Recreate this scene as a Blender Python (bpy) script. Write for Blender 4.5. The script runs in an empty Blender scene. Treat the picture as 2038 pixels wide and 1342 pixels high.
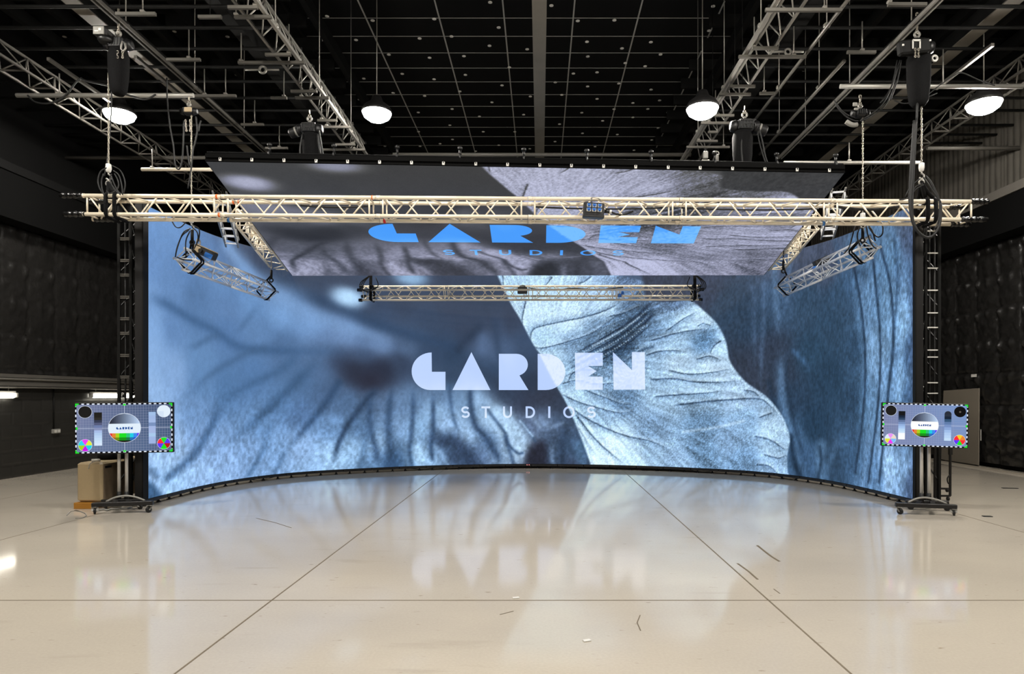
import bpy, bmesh, math, random
import numpy as np
from mathutils import Vector, Matrix
random.seed(7)
SC = bpy.context.scene; COL = SC.collection
PI = math.pi
V = Vector
# ------------------------------------------------------------------ reading the photograph
F, VX, VY, EYE = 1300.0, 1075.0, 790.0, 1.4      # focal length (px), vanishing point (px), eye height (m)
def pd(x, y, d):                                  # photo pixel at depth d -> point
    return ((x - VX) * d / F, d, EYE + (VY - y) * d / F)
def pz(x, y, z):                                  # photo pixel on the level z -> point
    return pd(x, y, F * (z - EYE) / (VY - y))
def px_(x, X):                                    # photo column on the vertical plane at X -> depth
    return X * F / (x - VX)

# ------------------------------------------------------------------ plan of the curved LED wall
ZB, ZT = 0.092, 3.845
def _wall_curve():
    e = [(285.5,995.3),(342,980.7),(383,970.8),(428,960.6),(488,950.7),(569,941.2),(620,937.4),(713,932.6),(826,927.4),
         (938.6,924.4),(1051,923.2),(1166,924.3),(1279,927.2),(1392,931.6),(1500,937.2),(1568,944),(1657,956.5),(1745,976),(1821,994.8)]
    P = np.array([((x - VX) * (EYE - ZB) / (y - VY), F * (EYE - ZB) / (y - VY)) for x, y in e])
    L = np.concatenate([[0], np.cumsum(np.hypot(*np.diff(P, axis=0).T))])
    t = np.linspace(0, L[-1], 1200)
    Q = np.stack([np.interp(t, L, P[:, 0]), np.interp(t, L, P[:, 1])], 1)
    k = np.exp(-0.5 * (np.arange(-160, 161) * (t[1]) / 0.42) ** 2); k /= k.sum()
    out = np.empty_like(Q)
    for c in range(2):                            # odd reflection keeps both ends in place
        q = Q[:, c]; pad = np.concatenate([2*q[0] - q[160:0:-1], q, 2*q[-1] - q[-2:-162:-1]])
        out[:, c] = np.convolve(pad, k, 'valid')
    L = np.concatenate([[0], np.cumsum(np.hypot(*np.diff(out, axis=0).T))])
    return L, out[:, 0], out[:, 1]
WS, WX, WY = _wall_curve()
S_LEN = WS[-1]
_ratio = WX / WY
def wall_sz(x, y):                                # photo pixel -> (arc length, height) on the wall
    s = np.interp((x - VX) / F, _ratio, WS)
    return s, EYE + (VY - y) * np.interp(s, WS, WY) / F
def wall_point(s, z, off=0.0):                    # off moves towards the stage
    x, y = np.interp(s, WS, WX), np.interp(s, WS, WY)
    e = 0.03
    tx = np.interp(s + e, WS, WX) - np.interp(s - e, WS, WX); ty = np.interp(s + e, WS, WY) - np.interp(s - e, WS, WY)
    n = np.hypot(tx, ty) + 1e-9
    return x + ty / n * off, y - tx / n * off, z

# ------------------------------------------------------------------ the picture shown on the LED screens
def _h(c): return np.array(c, float) / 255.0
class Paint:
    def __init__(s, S, Z):
        s.S, s.Z = S, Z
        s.col = np.zeros((len(S), 3)); s.grain = np.zeros(len(S))
    def pts(s, P):
        return np.array([wall_sz(x, y) for x, y in P])
    def smooth(s, P, n=6):
        P = np.asarray(P, float)
        if len(P) < 3: return P
        Q = np.vstack([2*P[0]-P[1], P, 2*P[-1]-P[-2]]); out = []
        for i in range(1, len(Q)-2):
            a, b, c, d = Q[i-1:i+3]
            for t in np.arange(n) / n:
                out.append(.5*((2*b)+(c-a)*t+(2*a-5*b+4*c-d)*t*t+(3*b-a-3*c+d)*t**3))
        out.append(P[-1]); return np.array(out)
    def idw(s, T, p=2.2, r0=.12):
        A = np.array([wall_sz(t[0], t[1]) for t in T]); C = np.array([t[2:5] for t in T]) / 255.0
        num = np.zeros((len(s.S), 3)); den = np.zeros(len(s.S))
        for (a, b), c in zip(A, C):
            w = ((s.S-a)**2 + (s.Z-b)**2 + r0*r0) ** -p
            num += w[:, None] * c; den += w
        return num / den[:, None]
    def dist(s, P, rng=1.0):                       # distance to a polyline and position along it, near it only
        lo, hi = P.min(0) - rng, P.max(0) + rng
        idx = np.where((s.S > lo[0]) & (s.S < hi[0]) & (s.Z > lo[1]) & (s.Z < hi[1]))[0]
        X, Y = s.S[idx], s.Z[idx]
        L = np.concatenate([[0], np.cumsum(np.hypot(*np.diff(P, axis=0).T))]); L /= max(L[-1], 1e-6)
        best = np.full(len(idx), 9e9); tt = np.zeros(len(idx)); side = np.zeros(len(idx))
        for i in range(len(P)-1):
            a, b = P[i], P[i+1]; d = b - a; q = d @ d + 1e-12
            u = np.clip(((X-a[0])*d[0] + (Y-a[1])*d[1]) / q, 0, 1)
            D = np.hypot(X-a[0]-u*d[0], Y-a[1]-u*d[1]); m = D < best
            best[m] = D[m]; tt[m] = (L[i] + u*(L[i+1]-L[i]))[m]
            side[m] = np.sign(d[0]*(Y-a[1]) - d[1]*(X-a[0]))[m]
        return idx, best, tt, side
    def stroke(s, P, w, c, a=.7, w1=None, taper=(0, 0), side=0, mask=None, dash=0):
        """soft line: w, w1 half widths in px at the two ends; side +-1 keeps a hard edge on one side"""
        w /= 104.; w1 = w if w1 is None else w1 / 104.
        idx, d, t, sd = s.dist(s.smooth(s.pts(P)), 3*max(w, w1))
        ww = w + (w1 - w) * t
        m = a * np.exp(-(d/ww)**2)
        if side: m *= (sd == side)
        if dash: m *= np.clip(.5+.9*np.sin(t*dash), 0, 1)
        if taper[0]: m *= np.clip(t/taper[0], 0, 1)
        if taper[1]: m *= np.clip((1-t)/taper[1], 0, 1)
        if mask is not None: m *= mask[idx]
        s.col[idx] += (_h(c) - s.col[idx]) * m[:, None]
    def blob(s, x, y, rx, ry, c, a=1.0, ang=0, pw=2, mask=None):
        sx, sz = wall_sz(x, y); q = math.radians(ang)
        u = (s.S-sx)*104.; v = -(s.Z-sz)*104.
        u, v = u*math.cos(q)+v*math.sin(q), -u*math.sin(q)+v*math.cos(q)
        m = a * np.exp(-((u/rx)**2 + (v/ry)**2) ** (pw/2))
        if mask is not None: m = m * mask
        s.col += (_h(c) - s.col) * m[:, None]
    def inside(s, P, soft=1.5):
        P = s.smooth(s.pts(P), 4); n = len(P); X, Y = s.S, s.Z
        ins = np.zeros(len(X), bool); d = np.full(len(X), 9e9)
        for i in range(n):
            a, b = P[i], P[(i+1) % n]
            if a[1] != b[1]:
                c = ((a[1] > Y) != (b[1] > Y)) & (X < (b[0]-a[0])*(Y-a[1])/(b[1]-a[1]) + a[0]); ins ^= c
            e = b-a; q = e @ e + 1e-12
            u = np.clip(((X-a[0])*e[0]+(Y-a[1])*e[1])/q, 0, 1)
            d = np.minimum(d, np.hypot(X-a[0]-u*e[0], Y-a[1]-u*e[1]))
        sg = np.where(ins, d, -d) * 104. / soft
        return np.clip(.5 + .5*sg, 0, 1)
    def over(s, c, m):
        s.col += (c - s.col) * m[:, None]
def vnoise(x, y, seed=0):                           # smooth value noise
    xi, yi = np.floor(x).astype(np.int64), np.floor(y).astype(np.int64); fx, fy = x-xi, y-yi
    fx = fx*fx*(3-2*fx); fy = fy*fy*(3-2*fy)
    def r(a, b):
        n = (a*374761393 + b*668265263 + seed*974634) & 0x7fffffff
        n = ((n ^ (n >> 13)) * 1274126177) & 0x7fffffff
        return ((n ^ (n >> 16)) & 0xffff) / 65535.0
    return (r(xi, yi)*(1-fx)+r(xi+1, yi)*fx)*(1-fy) + (r(xi, yi+1)*(1-fx)+r(xi+1, yi+1)*fx)*fy

LEFT = [(288,430,105,148,212),(300,520,104,144,206),(298,600,115,154,212),(298,650,124,164,222),(298,700,132,170,225),(298,780,138,174,226),
(298,850,146,182,232),(300,925,152,188,238),(340,450,106,148,210),(370,520,96,136,198),(390,590,88,124,178),(340,560,100,138,196),(345,650,98,136,194),
(345,740,126,162,216),(400,650,92,130,186),(400,700,100,140,196),(400,760,96,136,192),(390,820,108,146,202),(400,880,120,156,212),(400,940,142,178,230),(345,900,150,184,232),
(335,950,146,186,236),(440,560,100,140,198),(440,510,96,132,190),(480,560,102,144,206),(500,600,106,148,208),(560,625,116,158,218),(620,645,116,156,216),(690,662,116,150,206),(760,682,108,138,188),(815,692,90,116,160),
(450,610,96,132,188),(450,660,88,126,184),(520,660,96,134,190),(560,690,82,116,168),(650,700,86,116,164),(500,745,86,126,184),(450,770,84,124,180),(600,760,80,116,168),
(560,800,90,130,186),(520,850,102,142,198),(600,820,86,122,178),(650,785,76,106,154),(640,735,84,116,166),(705,738,52,58,84),(735,758,50,52,78),(762,738,50,56,84),(800,722,58,72,106),(675,715,70,92,134),
(720,705,72,94,136),(850,700,58,80,120),(450,930,134,170,224),(500,900,126,164,220),(550,890,122,162,218),(600,900,138,174,226),(625,925,144,184,236),(660,912,156,196,242),(700,900,142,182,228),(660,850,108,148,204),(720,850,86,122,172),(690,800,82,114,162),
(740,925,104,144,196),(765,880,142,178,222),(775,925,62,98,148),(785,850,122,158,208),(740,800,84,112,156),(790,810,104,138,188),(832,905,166,206,246),(838,850,130,170,216),(820,800,100,134,182),(868,818,150,190,236),(884,850,160,196,242),
(892,880,72,102,146),(902,905,54,74,114),(870,870,72,100,146),(924,868,150,186,232),(925,812,112,148,194),(952,800,150,186,230),(985,830,172,208,246),(1008,860,178,212,248),(1035,895,182,216,250),(975,880,82,112,156),(960,905,104,134,184),(932,918,72,98,142),
(860,915,150,190,238),(870,890,104,140,188),(1000,905,140,172,214),(1050,800,54,60,86),(1085,792,58,64,90),(1035,800,62,72,104),(1060,840,96,116,158),(1085,845,118,144,188),(1118,838,70,92,130),(1095,868,70,90,126),(1062,905,48,48,72),(1100,905,64,86,122),(1130,885,64,90,130),(1155,905,74,108,152),(1140,925,62,74,108),
(1115,810,56,66,94),(900,800,116,152,200),(880,790,90,120,165),(1000,790,60,76,110),
(470,500,84,96,128),(520,525,70,78,106),(560,555,66,82,114),(640,580,62,80,116),(600,540,66,78,108),(680,560,66,80,112),(740,610,62,80,116),(760,630,64,90,134),(800,600,60,75,108),(900,600,64,76,108),(900,560,60,72,104),(970,600,56,72,104),(850,640,60,84,124),(830,665,68,96,140),
(1000,640,60,72,104),(965,690,84,108,152),(1000,705,80,104,148),(930,660,60,74,108),(900,705,50,74,112),(880,680,58,82,122),(985,740,56,80,120),(1045,725,58,78,114),(1050,692,64,86,126),(950,740,60,84,124),(900,750,56,76,112),(1000,770,56,70,100),(1060,760,52,66,96),(850,745,66,84,120)]
PETAL = [(1010,570,168,204,240),(1100,570,174,208,240),(1060,620,184,214,244),(1130,630,186,216,246),(1190,585,164,196,234),(1215,560,138,170,212),(1245,558,96,122,164),(1200,610,176,208,240),(1070,680,164,200,236),(1100,700,170,204,238),(1145,690,134,168,208),
(1200,655,110,142,182),(1245,640,78,108,148),(1232,682,52,78,112),(1180,705,88,120,160),(1275,622,62,88,124),(1300,655,108,142,184),(1330,640,136,172,212),(1355,635,168,202,236),(1392,640,180,210,240),(1305,700,148,182,220),(1350,685,152,186,222),(1402,678,106,146,192),(1436,690,172,204,236),(1350,720,174,204,236),
(1420,730,180,208,238),(1300,760,150,184,220),(1400,765,168,200,232),(1200,755,130,164,204),(1240,790,100,134,176),(1320,790,152,186,222),(1400,795,144,178,214),(1470,785,160,190,226),(1150,800,164,200,236),(1195,830,148,184,224),(1300,850,120,154,196),(1400,840,102,138,180),(1480,840,126,162,204),(1540,850,164,196,230),
(1545,895,156,190,226),(1450,880,120,154,196),(1400,900,102,138,180),(1300,900,144,178,216),(1230,885,190,220,248),(1200,905,196,224,250),(1262,918,182,214,246),(1350,925,138,172,214),(1480,915,112,150,196),(1550,930,138,172,214),(1170,860,184,216,246),(1140,800,172,206,240),(1260,740,120,154,196),(1120,740,150,186,224),(1160,730,110,146,188),(1340,605,90,116,156),(1320,600,100,128,170)]
RIGHT = [(1290,560,62,70,98),(1340,560,62,70,98),(1400,580,64,74,104),(1450,610,56,78,110),(1500,640,54,76,108),(1530,700,58,70,98),(1490,735,58,68,94),(1520,760,60,70,96),(1560,600,70,98,138),(1600,600,60,86,120),(1650,650,52,80,114),(1700,700,56,86,124),(1650,750,46,74,108),(1700,800,48,76,112),(1620,850,42,70,104),
(1650,905,50,76,110),(1690,900,62,96,140),(1600,910,66,100,146),(1545,740,54,68,96),(1570,800,48,72,106),(1745,700,110,148,192),(1738,600,84,122,168),(1790,650,122,166,216),(1782,760,112,154,206),(1812,700,74,108,158),(1812,800,70,104,152),(1800,880,100,136,184),(1792,935,130,170,220),(1815,965,74,98,142),(1772,935,142,182,232),(1742,940,82,122,174),(1722,800,82,122,168),
(1720,500,84,120,164),(1775,500,92,132,178),(1808,470,78,96,134),(1640,520,74,84,114),(1600,520,80,90,120),(1560,520,78,92,124),(1680,600,58,86,122),(1700,560,66,98,140),(1810,560,86,122,172),(1765,600,104,144,190),(1620,700,48,78,112),(1580,870,72,108,154)]
EDGE = [(985,530),(991,550.6),(1014,600),(1035,635),(1057,678),(1078,713),(1095,747),(1111,775),(1127,803),(1143,838),(1159,879),(1175,923),(1178,940),
 (1400,955),(1567,957),(1568,941),(1567,907),(1572,880),(1569,858),(1556,827),(1527,791),(1491,766),(1470,745),(1452,717),(1445,681),(1428,646),(1400,618),(1374,599),(1345,600),(1318,601),(1287,596),(1281,580),(1280,561),(1244,551),(1200,536)]

def picture(S, Z):
    """colours (sRGB 0..1) and grain of the screen picture at arc length S, height Z"""
    p = Paint(np.asarray(S, float), np.asarray(Z, float))
    p.col = p.idw(LEFT, 2.0, .2)
    dk, md = (44,62,94), (70,104,152)
    # soft dark air above the big petal
    up = p.inside([(455,470),(480,510),(520,545),(580,575),(640,598),(700,622),(760,648),(830,672),(880,686),(930,660),(1000,640),(1000,500),(455,440)], 46)
    p.over(np.array([.245,.30,.43]), up*.55)
    p.stroke([(452,488),(480,525),(515,560),(560,588),(640,615)], 15, (128,168,226), .75, 24, (0, .3))
    p.stroke([(560,600),(640,632),(720,660),(790,686)], 22, (122,160,216), .6, 12, (.2, .3))
    p.stroke([(570,575),(650,602),(740,640),(830,672),(905,690)], 15, (50,78,122), .62, 10, (.2, 0))
    p.blob(693,592,33,19,(168,206,246),1,10,3.2); p.blob(818,553,34,17,(134,172,216),1,3,3)
    p.stroke([(600,665),(680,676),(760,690),(820,700)], 16, (108,140,194), .55, 9, (.2, .4))
    # veins of the big petal
    p.stroke([(288,588),(330,605),(380,635),(430,660),(470,688),(520,697),(600,700),(700,702)], 9, (62,98,150), .62, 8, (.1, .3))
    p.stroke([(440,668),(420,672),(385,690),(365,690)], 7, md, .5, 5, (.1, .4))
    p.stroke([(545,693),(500,700),(460,720),(420,745),(380,780),(350,800)], 8, md, .55, 6, (.1, .5))
    p.stroke([(600,702),(560,735),(520,755),(470,780),(430,810),(400,830)], 9, (66,102,152), .6, 8, (.1, .5))
    p.stroke([(520,600),(490,640),(470,665)], 8, md, .35, 5, (.4, .2))
    p.stroke([(640,715),(600,750),(560,790),(540,810),(500,845),(460,875),(440,900)], 10, (60,94,142), .7, 8, (.2, .5))
    p.stroke([(560,790),(525,820),(500,850)], 10, md, .45, 5, (.2, .3))
    p.stroke([(450,808),(430,830),(420,850),(390,900),(360,930),(335,950),(318,957)], 11, (66,102,154), .75, 7, (.15, .1))
    p.stroke([(395,935),(350,962),(320,975)], 12, (148,188,238), .5, 6)
    p.stroke([(285,935),(300,938),(312,946)], 8, (84,120,172), .6)
    p.stroke([(540,870),(520,905),(505,930),(495,946)], 7, (82,120,172), .7, 5, (.3, 0))
    p.stroke([(545,830),(530,870),(515,905)], 6, md, .35, 4, (.3, .3))
    p.stroke([(680,752),(650,800),(610,850),(580,885),(565,905)], 8, (54,84,130), .8, 5, (.05, .4))
    p.stroke([(565,905),(550,935),(545,945)], 5, md, .5, 4)
    p.stroke([(755,770),(735,790),(715,815),(690,850),(675,880),(665,915),(662,930)], 8, (48,72,112), .85, 5, (.1, .2))
    p.stroke([(738,790),(735,825),(738,860),(748,895),(752,925)], 7, (56,84,128), .75, 6, (.1, .1))
    p.stroke([(735,850),(725,890),(718,930)], 8, (80,116,164), .55, 6, (.2, 0))
    p.stroke([(783,765),(776,800),(773,850),(776,890),(780,935)], 6, (52,80,124), .75, 12, (.2, 0))
    p.stroke([(822,770),(822,820),(818,870),(815,900),(822,935)], 5, (58,88,134), .75, 6, (.2, 0))
    p.blob(796,912,22,40,(56,90,138),.55,-8,2.4)
    p.stroke([(862,780),(862,820),(862,860),(858,890),(862,925)], 6, (54,82,126), .8, 5, (.2, .1))
    p.stroke([(894,760),(897,800),(905,840),(915,862)], 5, (62,92,138), .7, 4, (.1, .2))
    p.stroke([(862,862),(880,878),(905,880),(925,900),(945,930)], 14, (48,66,104), .75, 18, (.2, 0))
    p.stroke([(866,890),(880,905),(892,930)], 5, (132,168,214), .6, 5)
    p.stroke([(936,765),(936,800),(942,835),(948,850),(965,870),(985,900),(998,925)], 6, (52,78,122), .8, 8, (.1, .1))
    p.stroke([(905,800),(915,830),(935,870),(950,890)], 12, (156,192,236), .5, 8, (.3, .3))
    p.stroke([(958,800),(985,835),(1005,862),(1012,885),(1030,902),(1040,902)], 5, (60,88,134), .8, 3, (.2, 0))
    p.stroke([(1005,870),(1015,900),(1022,925)], 5, (60,88,134), .7, 4)
    p.stroke([(965,790),(1000,825),(1040,870),(1050,885)], 15, (176,212,248), .55, 12, (.3, .2))
    p.stroke([(1028,830),(1050,855),(1066,880)], 3.5, (70,98,142), .75, 3, (.3, 0))
    p.stroke([(1035,838),(1060,868)], 2.5, (176,208,244), .6); p.stroke([(1060,830),(1075,850)], 6, (146,174,214), .5, 4)
    p.stroke([(1078,835),(1095,850),(1120,842)], 7, (128,156,200), .55, 4)
    dkp = p.inside([(1044,935),(1052,900),(1068,882),(1080,878),(1088,890),(1090,935)], 8)
    p.over(_h((46,46,70)), dkp*.85)
    p.stroke([(1100,880),(1098,905),(1102,930)], 6, (128,158,202), .55, 4, (.3, .1)); p.stroke([(1125,860),(1118,890),(1122,930)], 8, (50,70,106), .6)
    p.stroke([(1150,885),(1160,925)], 8, (92,132,180), .55)
    p.stroke([(962,655),(960,690),(970,710)], 14, (92,118,166), .5, 8, (.3, .3)); p.stroke([(985,600),(995,650),(1012,700),(1030,740)], 16, (74,98,142), .45, 12, (.4, .3))
    p.stroke([(965,640),(930,675),(905,705)], 9, (46,64,98), .6, 10, (.2, .1)); p.stroke([(985,640),(990,690),(1000,730)], 8, (52,74,112), .5, 8)
    p.stroke([(930,725),(985,760),(1030,790)], 14, (52,66,98), .4, 16)
    p.stroke([(640,712),(720,738),(790,728)], 20, (52,56,84), .55, 16, (.3, .3)); p.blob(735,757,34,14,(50,48,74),.5)
    cor = p.inside([(280,948),(292,955),(304,962),(315,975),(322,985),(325,1000),(280,1010)], 5)
    p.over(_h((58,98,150)), cor*.9)
    p.col *= (1 + (.22*(vnoise(p.S*26, p.Z*20, 3)-.5)+.14*(vnoise(p.S*9, p.Z*7, 6)-.5)+.12*(vnoise(p.S*60, p.Z*60, 7)-.5)) * np.clip((1.9-p.Z)/1.2, .15, 1))[:, None]
    p.grain[:] = .07
    # right hand side: dark cloth with folds
    rt = p.inside([(1175,940),(1178,900),(1300,800),(1270,700),(1285,600),(1281,575),(1278,552),(1270,520),(1500,400),(1840,300),(1850,1030),(1560,960),(1300,950)], 3)
    q = Paint(p.S, p.Z); q.col = q.idw(RIGHT); li, lb, dn = (98,140,190), (124,164,214), (38,60,92)
    q.stroke([(1498,540),(1502,640),(1500,740)], 9, (82,108,150), .5, 5, (.2, .3)); q.stroke([(1520,540),(1520,620),(1514,740),(1520,790)], 6, (92,122,168), .5, 4, (.1, .3))
    q.stroke([(1545,500),(1542,560),(1548,640),(1556,690)], 8, (100,134,180), .6, 5, (.1, .4)); q.stroke([(1575,480),(1570,540),(1566,600)], 7, (96,126,170), .5, 4)
    q.stroke([(1558,690),(1554,760),(1564,830),(1576,890),(1590,945)], 9, (98,136,184), .7, 12, (.2, 0)); q.stroke([(1566,690),(1566,760),(1582,850),(1606,930)], 4, dn, .5, 5, (.2, .2))
    q.stroke([(1530,760),(1545,820),(1562,850)], 6, dn, .6); q.stroke([(1573,870),(1580,915),(1592,950)], 7, (34,56,88), .9, 9)
    q.stroke([(1572,690),(1600,720),(1615,745)], 6, (72,112,164), .6, 4, (.2, .3))
    q.stroke([(1640,870),(1632,910),(1636,960)], 12, (102,144,194), .75, 10, (.2, 0)); q.stroke([(1665,880),(1652,920),(1640,950)], 7, (84,122,170), .6)
    q.stroke([(1632,890),(1634,920),(1628,955)], 4, (36,58,90), .7)
    for a in (.0, .33, .66, 1.0):
        q.stroke([(1690+40*a+8,560),(1712+34*a,660),(1722+32*a,760),(1716+36*a,860),(1700+44*a,990)], 7, lb if a > .3 else li, .42, 7)
    q.stroke([(1698,520),(1715,620),(1722,720),(1718,820),(1702,940)], 3, (40,62,96), .85, 3); q.stroke([(1732,470),(1742,560),(1752,680),(1748,800),(1728,960)], 3, (40,62,96), .85, 3)
    q.stroke([(1752,490),(1772,570),(1778,680),(1766,800),(1750,960)], 3, (40,62,96), .85, 3); q.stroke([(1780,470),(1786,560),(1776,700),(1762,830)], 3.5, (56,86,128), .6, 3)
    q.stroke([(1798,520),(1798,640),(1790,760),(1786,860)], 10, (134,178,226), .6, 7, (.2, .2)); q.stroke([(1768,870),(1766,985)], 9, (150,190,238), .6, 9); q.stroke([(1797,880),(1797,990)], 5, (120,160,212), .5)
    q.stroke([(1660,470),(1672,520),(1690,580)], 8, (70,104,150), .5); q.stroke([(1818,440),(1820,990)], 8, (70,88,128), .6)
    wgt = np.clip((p.S-wall_sz(1650, 700)[0])/1.5, 0, 1)*.16+.22
    q.col *= (1 + wgt*(1.0*(vnoise(p.S*48, p.Z*22, 15)-.5) + .5*(vnoise(p.S*20, p.Z*9, 16)-.5)))[:, None]
    p.over(q.col, rt); p.grain += (np.where(p.S > wall_sz(1690, 700)[0], .3, .16) - p.grain) * rt
    # the bright petal
    pm = p.inside(EDGE, 1.6)
    q = Paint(p.S, p.Z); q.col = q.idw(PETAL); vn = (44,68,106)
    q.stroke([(1080,705),(1130,690),(1180,672),(1230,642),(1275,612),(1300,600)], 10, (92,124,164), .5, 10, (.3, 0))
    q.stroke([(1140,725),(1200,690),(1250,655),(1300,612)], 20, (46,70,104), .6, 12, (.3, .05)); q.stroke([(1160,700),(1210,668),(1260,640),(1292,606)], 4, (38,58,92), .8, 4, (.2, 0))
    q.stroke([(1170,720),(1220,695),(1262,668),(1296,628)], 4, (38,58,92), .8, 4, (.2, 0)); q.stroke([(1180,688),(1230,662),(1272,632)], 2, (178,206,236), .6, 2); q.stroke([(1190,702),(1240,678),(1280,648)], 2, (170,200,232), .6, 2)
    q.stroke([(1150,718),(1190,700),(1226,684)], 2, (150,182,218), .5); q.stroke([(1235,725),(1270,700),(1300,690)], 3, (58,84,122), .7, 3); q.stroke([(1245,715),(1280,690)], 2, (170,200,232), .5)
    q.blob(1238,688,60,24,(46,70,104),.5,-32)
    q.blob(1404,676,30,22,(92,132,180),.55,10); q.blob(1320,603,46,11,(96,124,166),.6,4); q.blob(1262,556,46,16,(88,112,154),.6)
    for P, w in (([(1047,598),(1040,630),(1040,648),(1044,662)], 1.8), ([(1238,602),(1200,620),(1160,632),(1120,640),(1075,650),(1060,658),(1056,672),(1058,685),(1066,692),(1085,692),(1130,680),(1180,662),(1225,630),(1280,606)], 1.7),
                 ([(1212,630),(1245,622),(1282,604)], 1.6), ([(1000,545),(1003,575)], 1.6), ([(1100,551),(1085,570)], 1.4), ([(1178,550),(1160,562),(1142,568)], 1.6), ([(1066,697),(1080,706),(1110,708)], 1.4),
                 ([(1285,708),(1310,700),(1345,698),(1365,701)], 1.7), ([(1290,680),(1340,665),(1385,657),(1425,655)], 1.7), ([(1325,660),(1360,635),(1388,620)], 1.4), ([(1388,650),(1400,644),(1420,650)], 1.3), ([(1436,678),(1420,690),(1412,708)], 1.5),
                 ([(1385,716),(1412,709),(1438,718)], 1.4), ([(1330,737),(1370,745),(1420,741),(1458,733)], 1.5), ([(1290,756),(1340,754),(1380,760),(1430,761),(1476,758)], 2), ([(1300,790),(1350,786),(1400,783),(1440,778)], 1.8), ([(1340,807),(1400,800),(1450,796),(1510,794),(1535,810),(1560,840)], 2.1),
                 ([(1480,777),(1500,780),(1515,793)], 1.5), ([(1160,775),(1200,790),(1235,803),(1262,806)], 1.6), ([(1118,785),(1150,800),(1190,812),(1235,822),(1272,815)], 1.6), ([(1135,812),(1180,840),(1240,866),(1300,880),(1345,902)], 2), ([(1145,825),(1190,880),(1240,922)], 2.4), ([(1150,850),(1185,905)], 2),
                 ([(1500,868),(1530,875),(1555,890),(1570,902)], 1.7), ([(1520,905),(1550,912),(1565,905)], 1.4), ([(1505,925),(1530,928),(1550,945)], 1.7), ([(1510,832),(1540,820)], 1.4), ([(1115,765),(1150,757),(1190,765),(1250,758)], 1.3), ([(1130,760),(1145,740),(1200,735)], 1.2)):
        q.stroke(P, 9, (96,128,170), .38, 9, (.1, .2), side=-1); q.stroke(P, 5, (206,228,250), .30, 5, (.1, .2), side=1)
        q.stroke(P, w*.85, vn, .85, w*.5, (.06, .3))
    for k in range(7):                                  # rows of bright beads on the dark crease
        o = 7*k-22
        q.stroke([(1130-k*3,735+o),(1190,700+o),(1245,668+o),(1300,622+o)], 1.6, (188,214,240) if k % 2 else (30,50,82), .75, 1.4, (.25, .1), dash=260 if k % 2 else 0)
    for k in range(5):
        o = 7*k
        q.stroke([(1150+8*k,712-o),(1200,684-o),(1250,656-o)], 1.5, (176,204,234), .5, 1.3, (.3, .3), dash=230)
    for k in range(6):
        q.stroke([(1150+4*k,738+5*k),(1220+4*k,718+4*k),(1290,694+6*k)], 1.6, (64,92,132), .5, 1.4, (.3, .3), dash=170)
    q.stroke([(1360,860),(1430,850),(1480,838)], 3, (186,212,240), .5); q.stroke([(1150,850),(1180,890),(1215,925)], 9, (198,226,252), .6)
    q.stroke([(991,551),(1035,635),(1078,713)], 5, (188,216,244), .35)
    cx, cz = wall_sz(1085, 705); an = np.arctan2(p.Z-cz, p.S-cx); rr = np.hypot(p.S-cx, p.Z-cz); lum = q.col.mean(1)
    amp = np.clip(1.05-.95*lum, .17, .66)
    tex = .28*(vnoise(p.S*34, p.Z*34, 11)-.5) + .85*(vnoise(p.S*64, p.Z*58, 12)-.5) + .6*(vnoise(an*60, rr*3, 13)-.5)*np.clip(rr/1.2, 0, 1)
    q.col *= (1 + amp*tex)[:, None]; q.col += (np.clip(vnoise(p.S*70, p.Z*70, 14)-.74, 0, 1)*1.1*amp)[:, None]*np.array((.8,.95,1.0))
    p.over(q.col, pm)
    lum = q.col.mean(1); p.grain += (np.clip(.95 - lum*1.0, .16, .6) - p.grain) * pm
    lum = p.col.mean(1, keepdims=True)
    c = p.col * (np.clip(lum, .05, 1)/.60)**.27                     # deeper darks, lights kept
    g_ = c.mean(1, keepdims=True); c = g_ + (c-g_)*np.array((.90,.88,.86)) + np.array((-.006,.004,.0))
    return np.clip(c, 0, 1), p.grain
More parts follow.
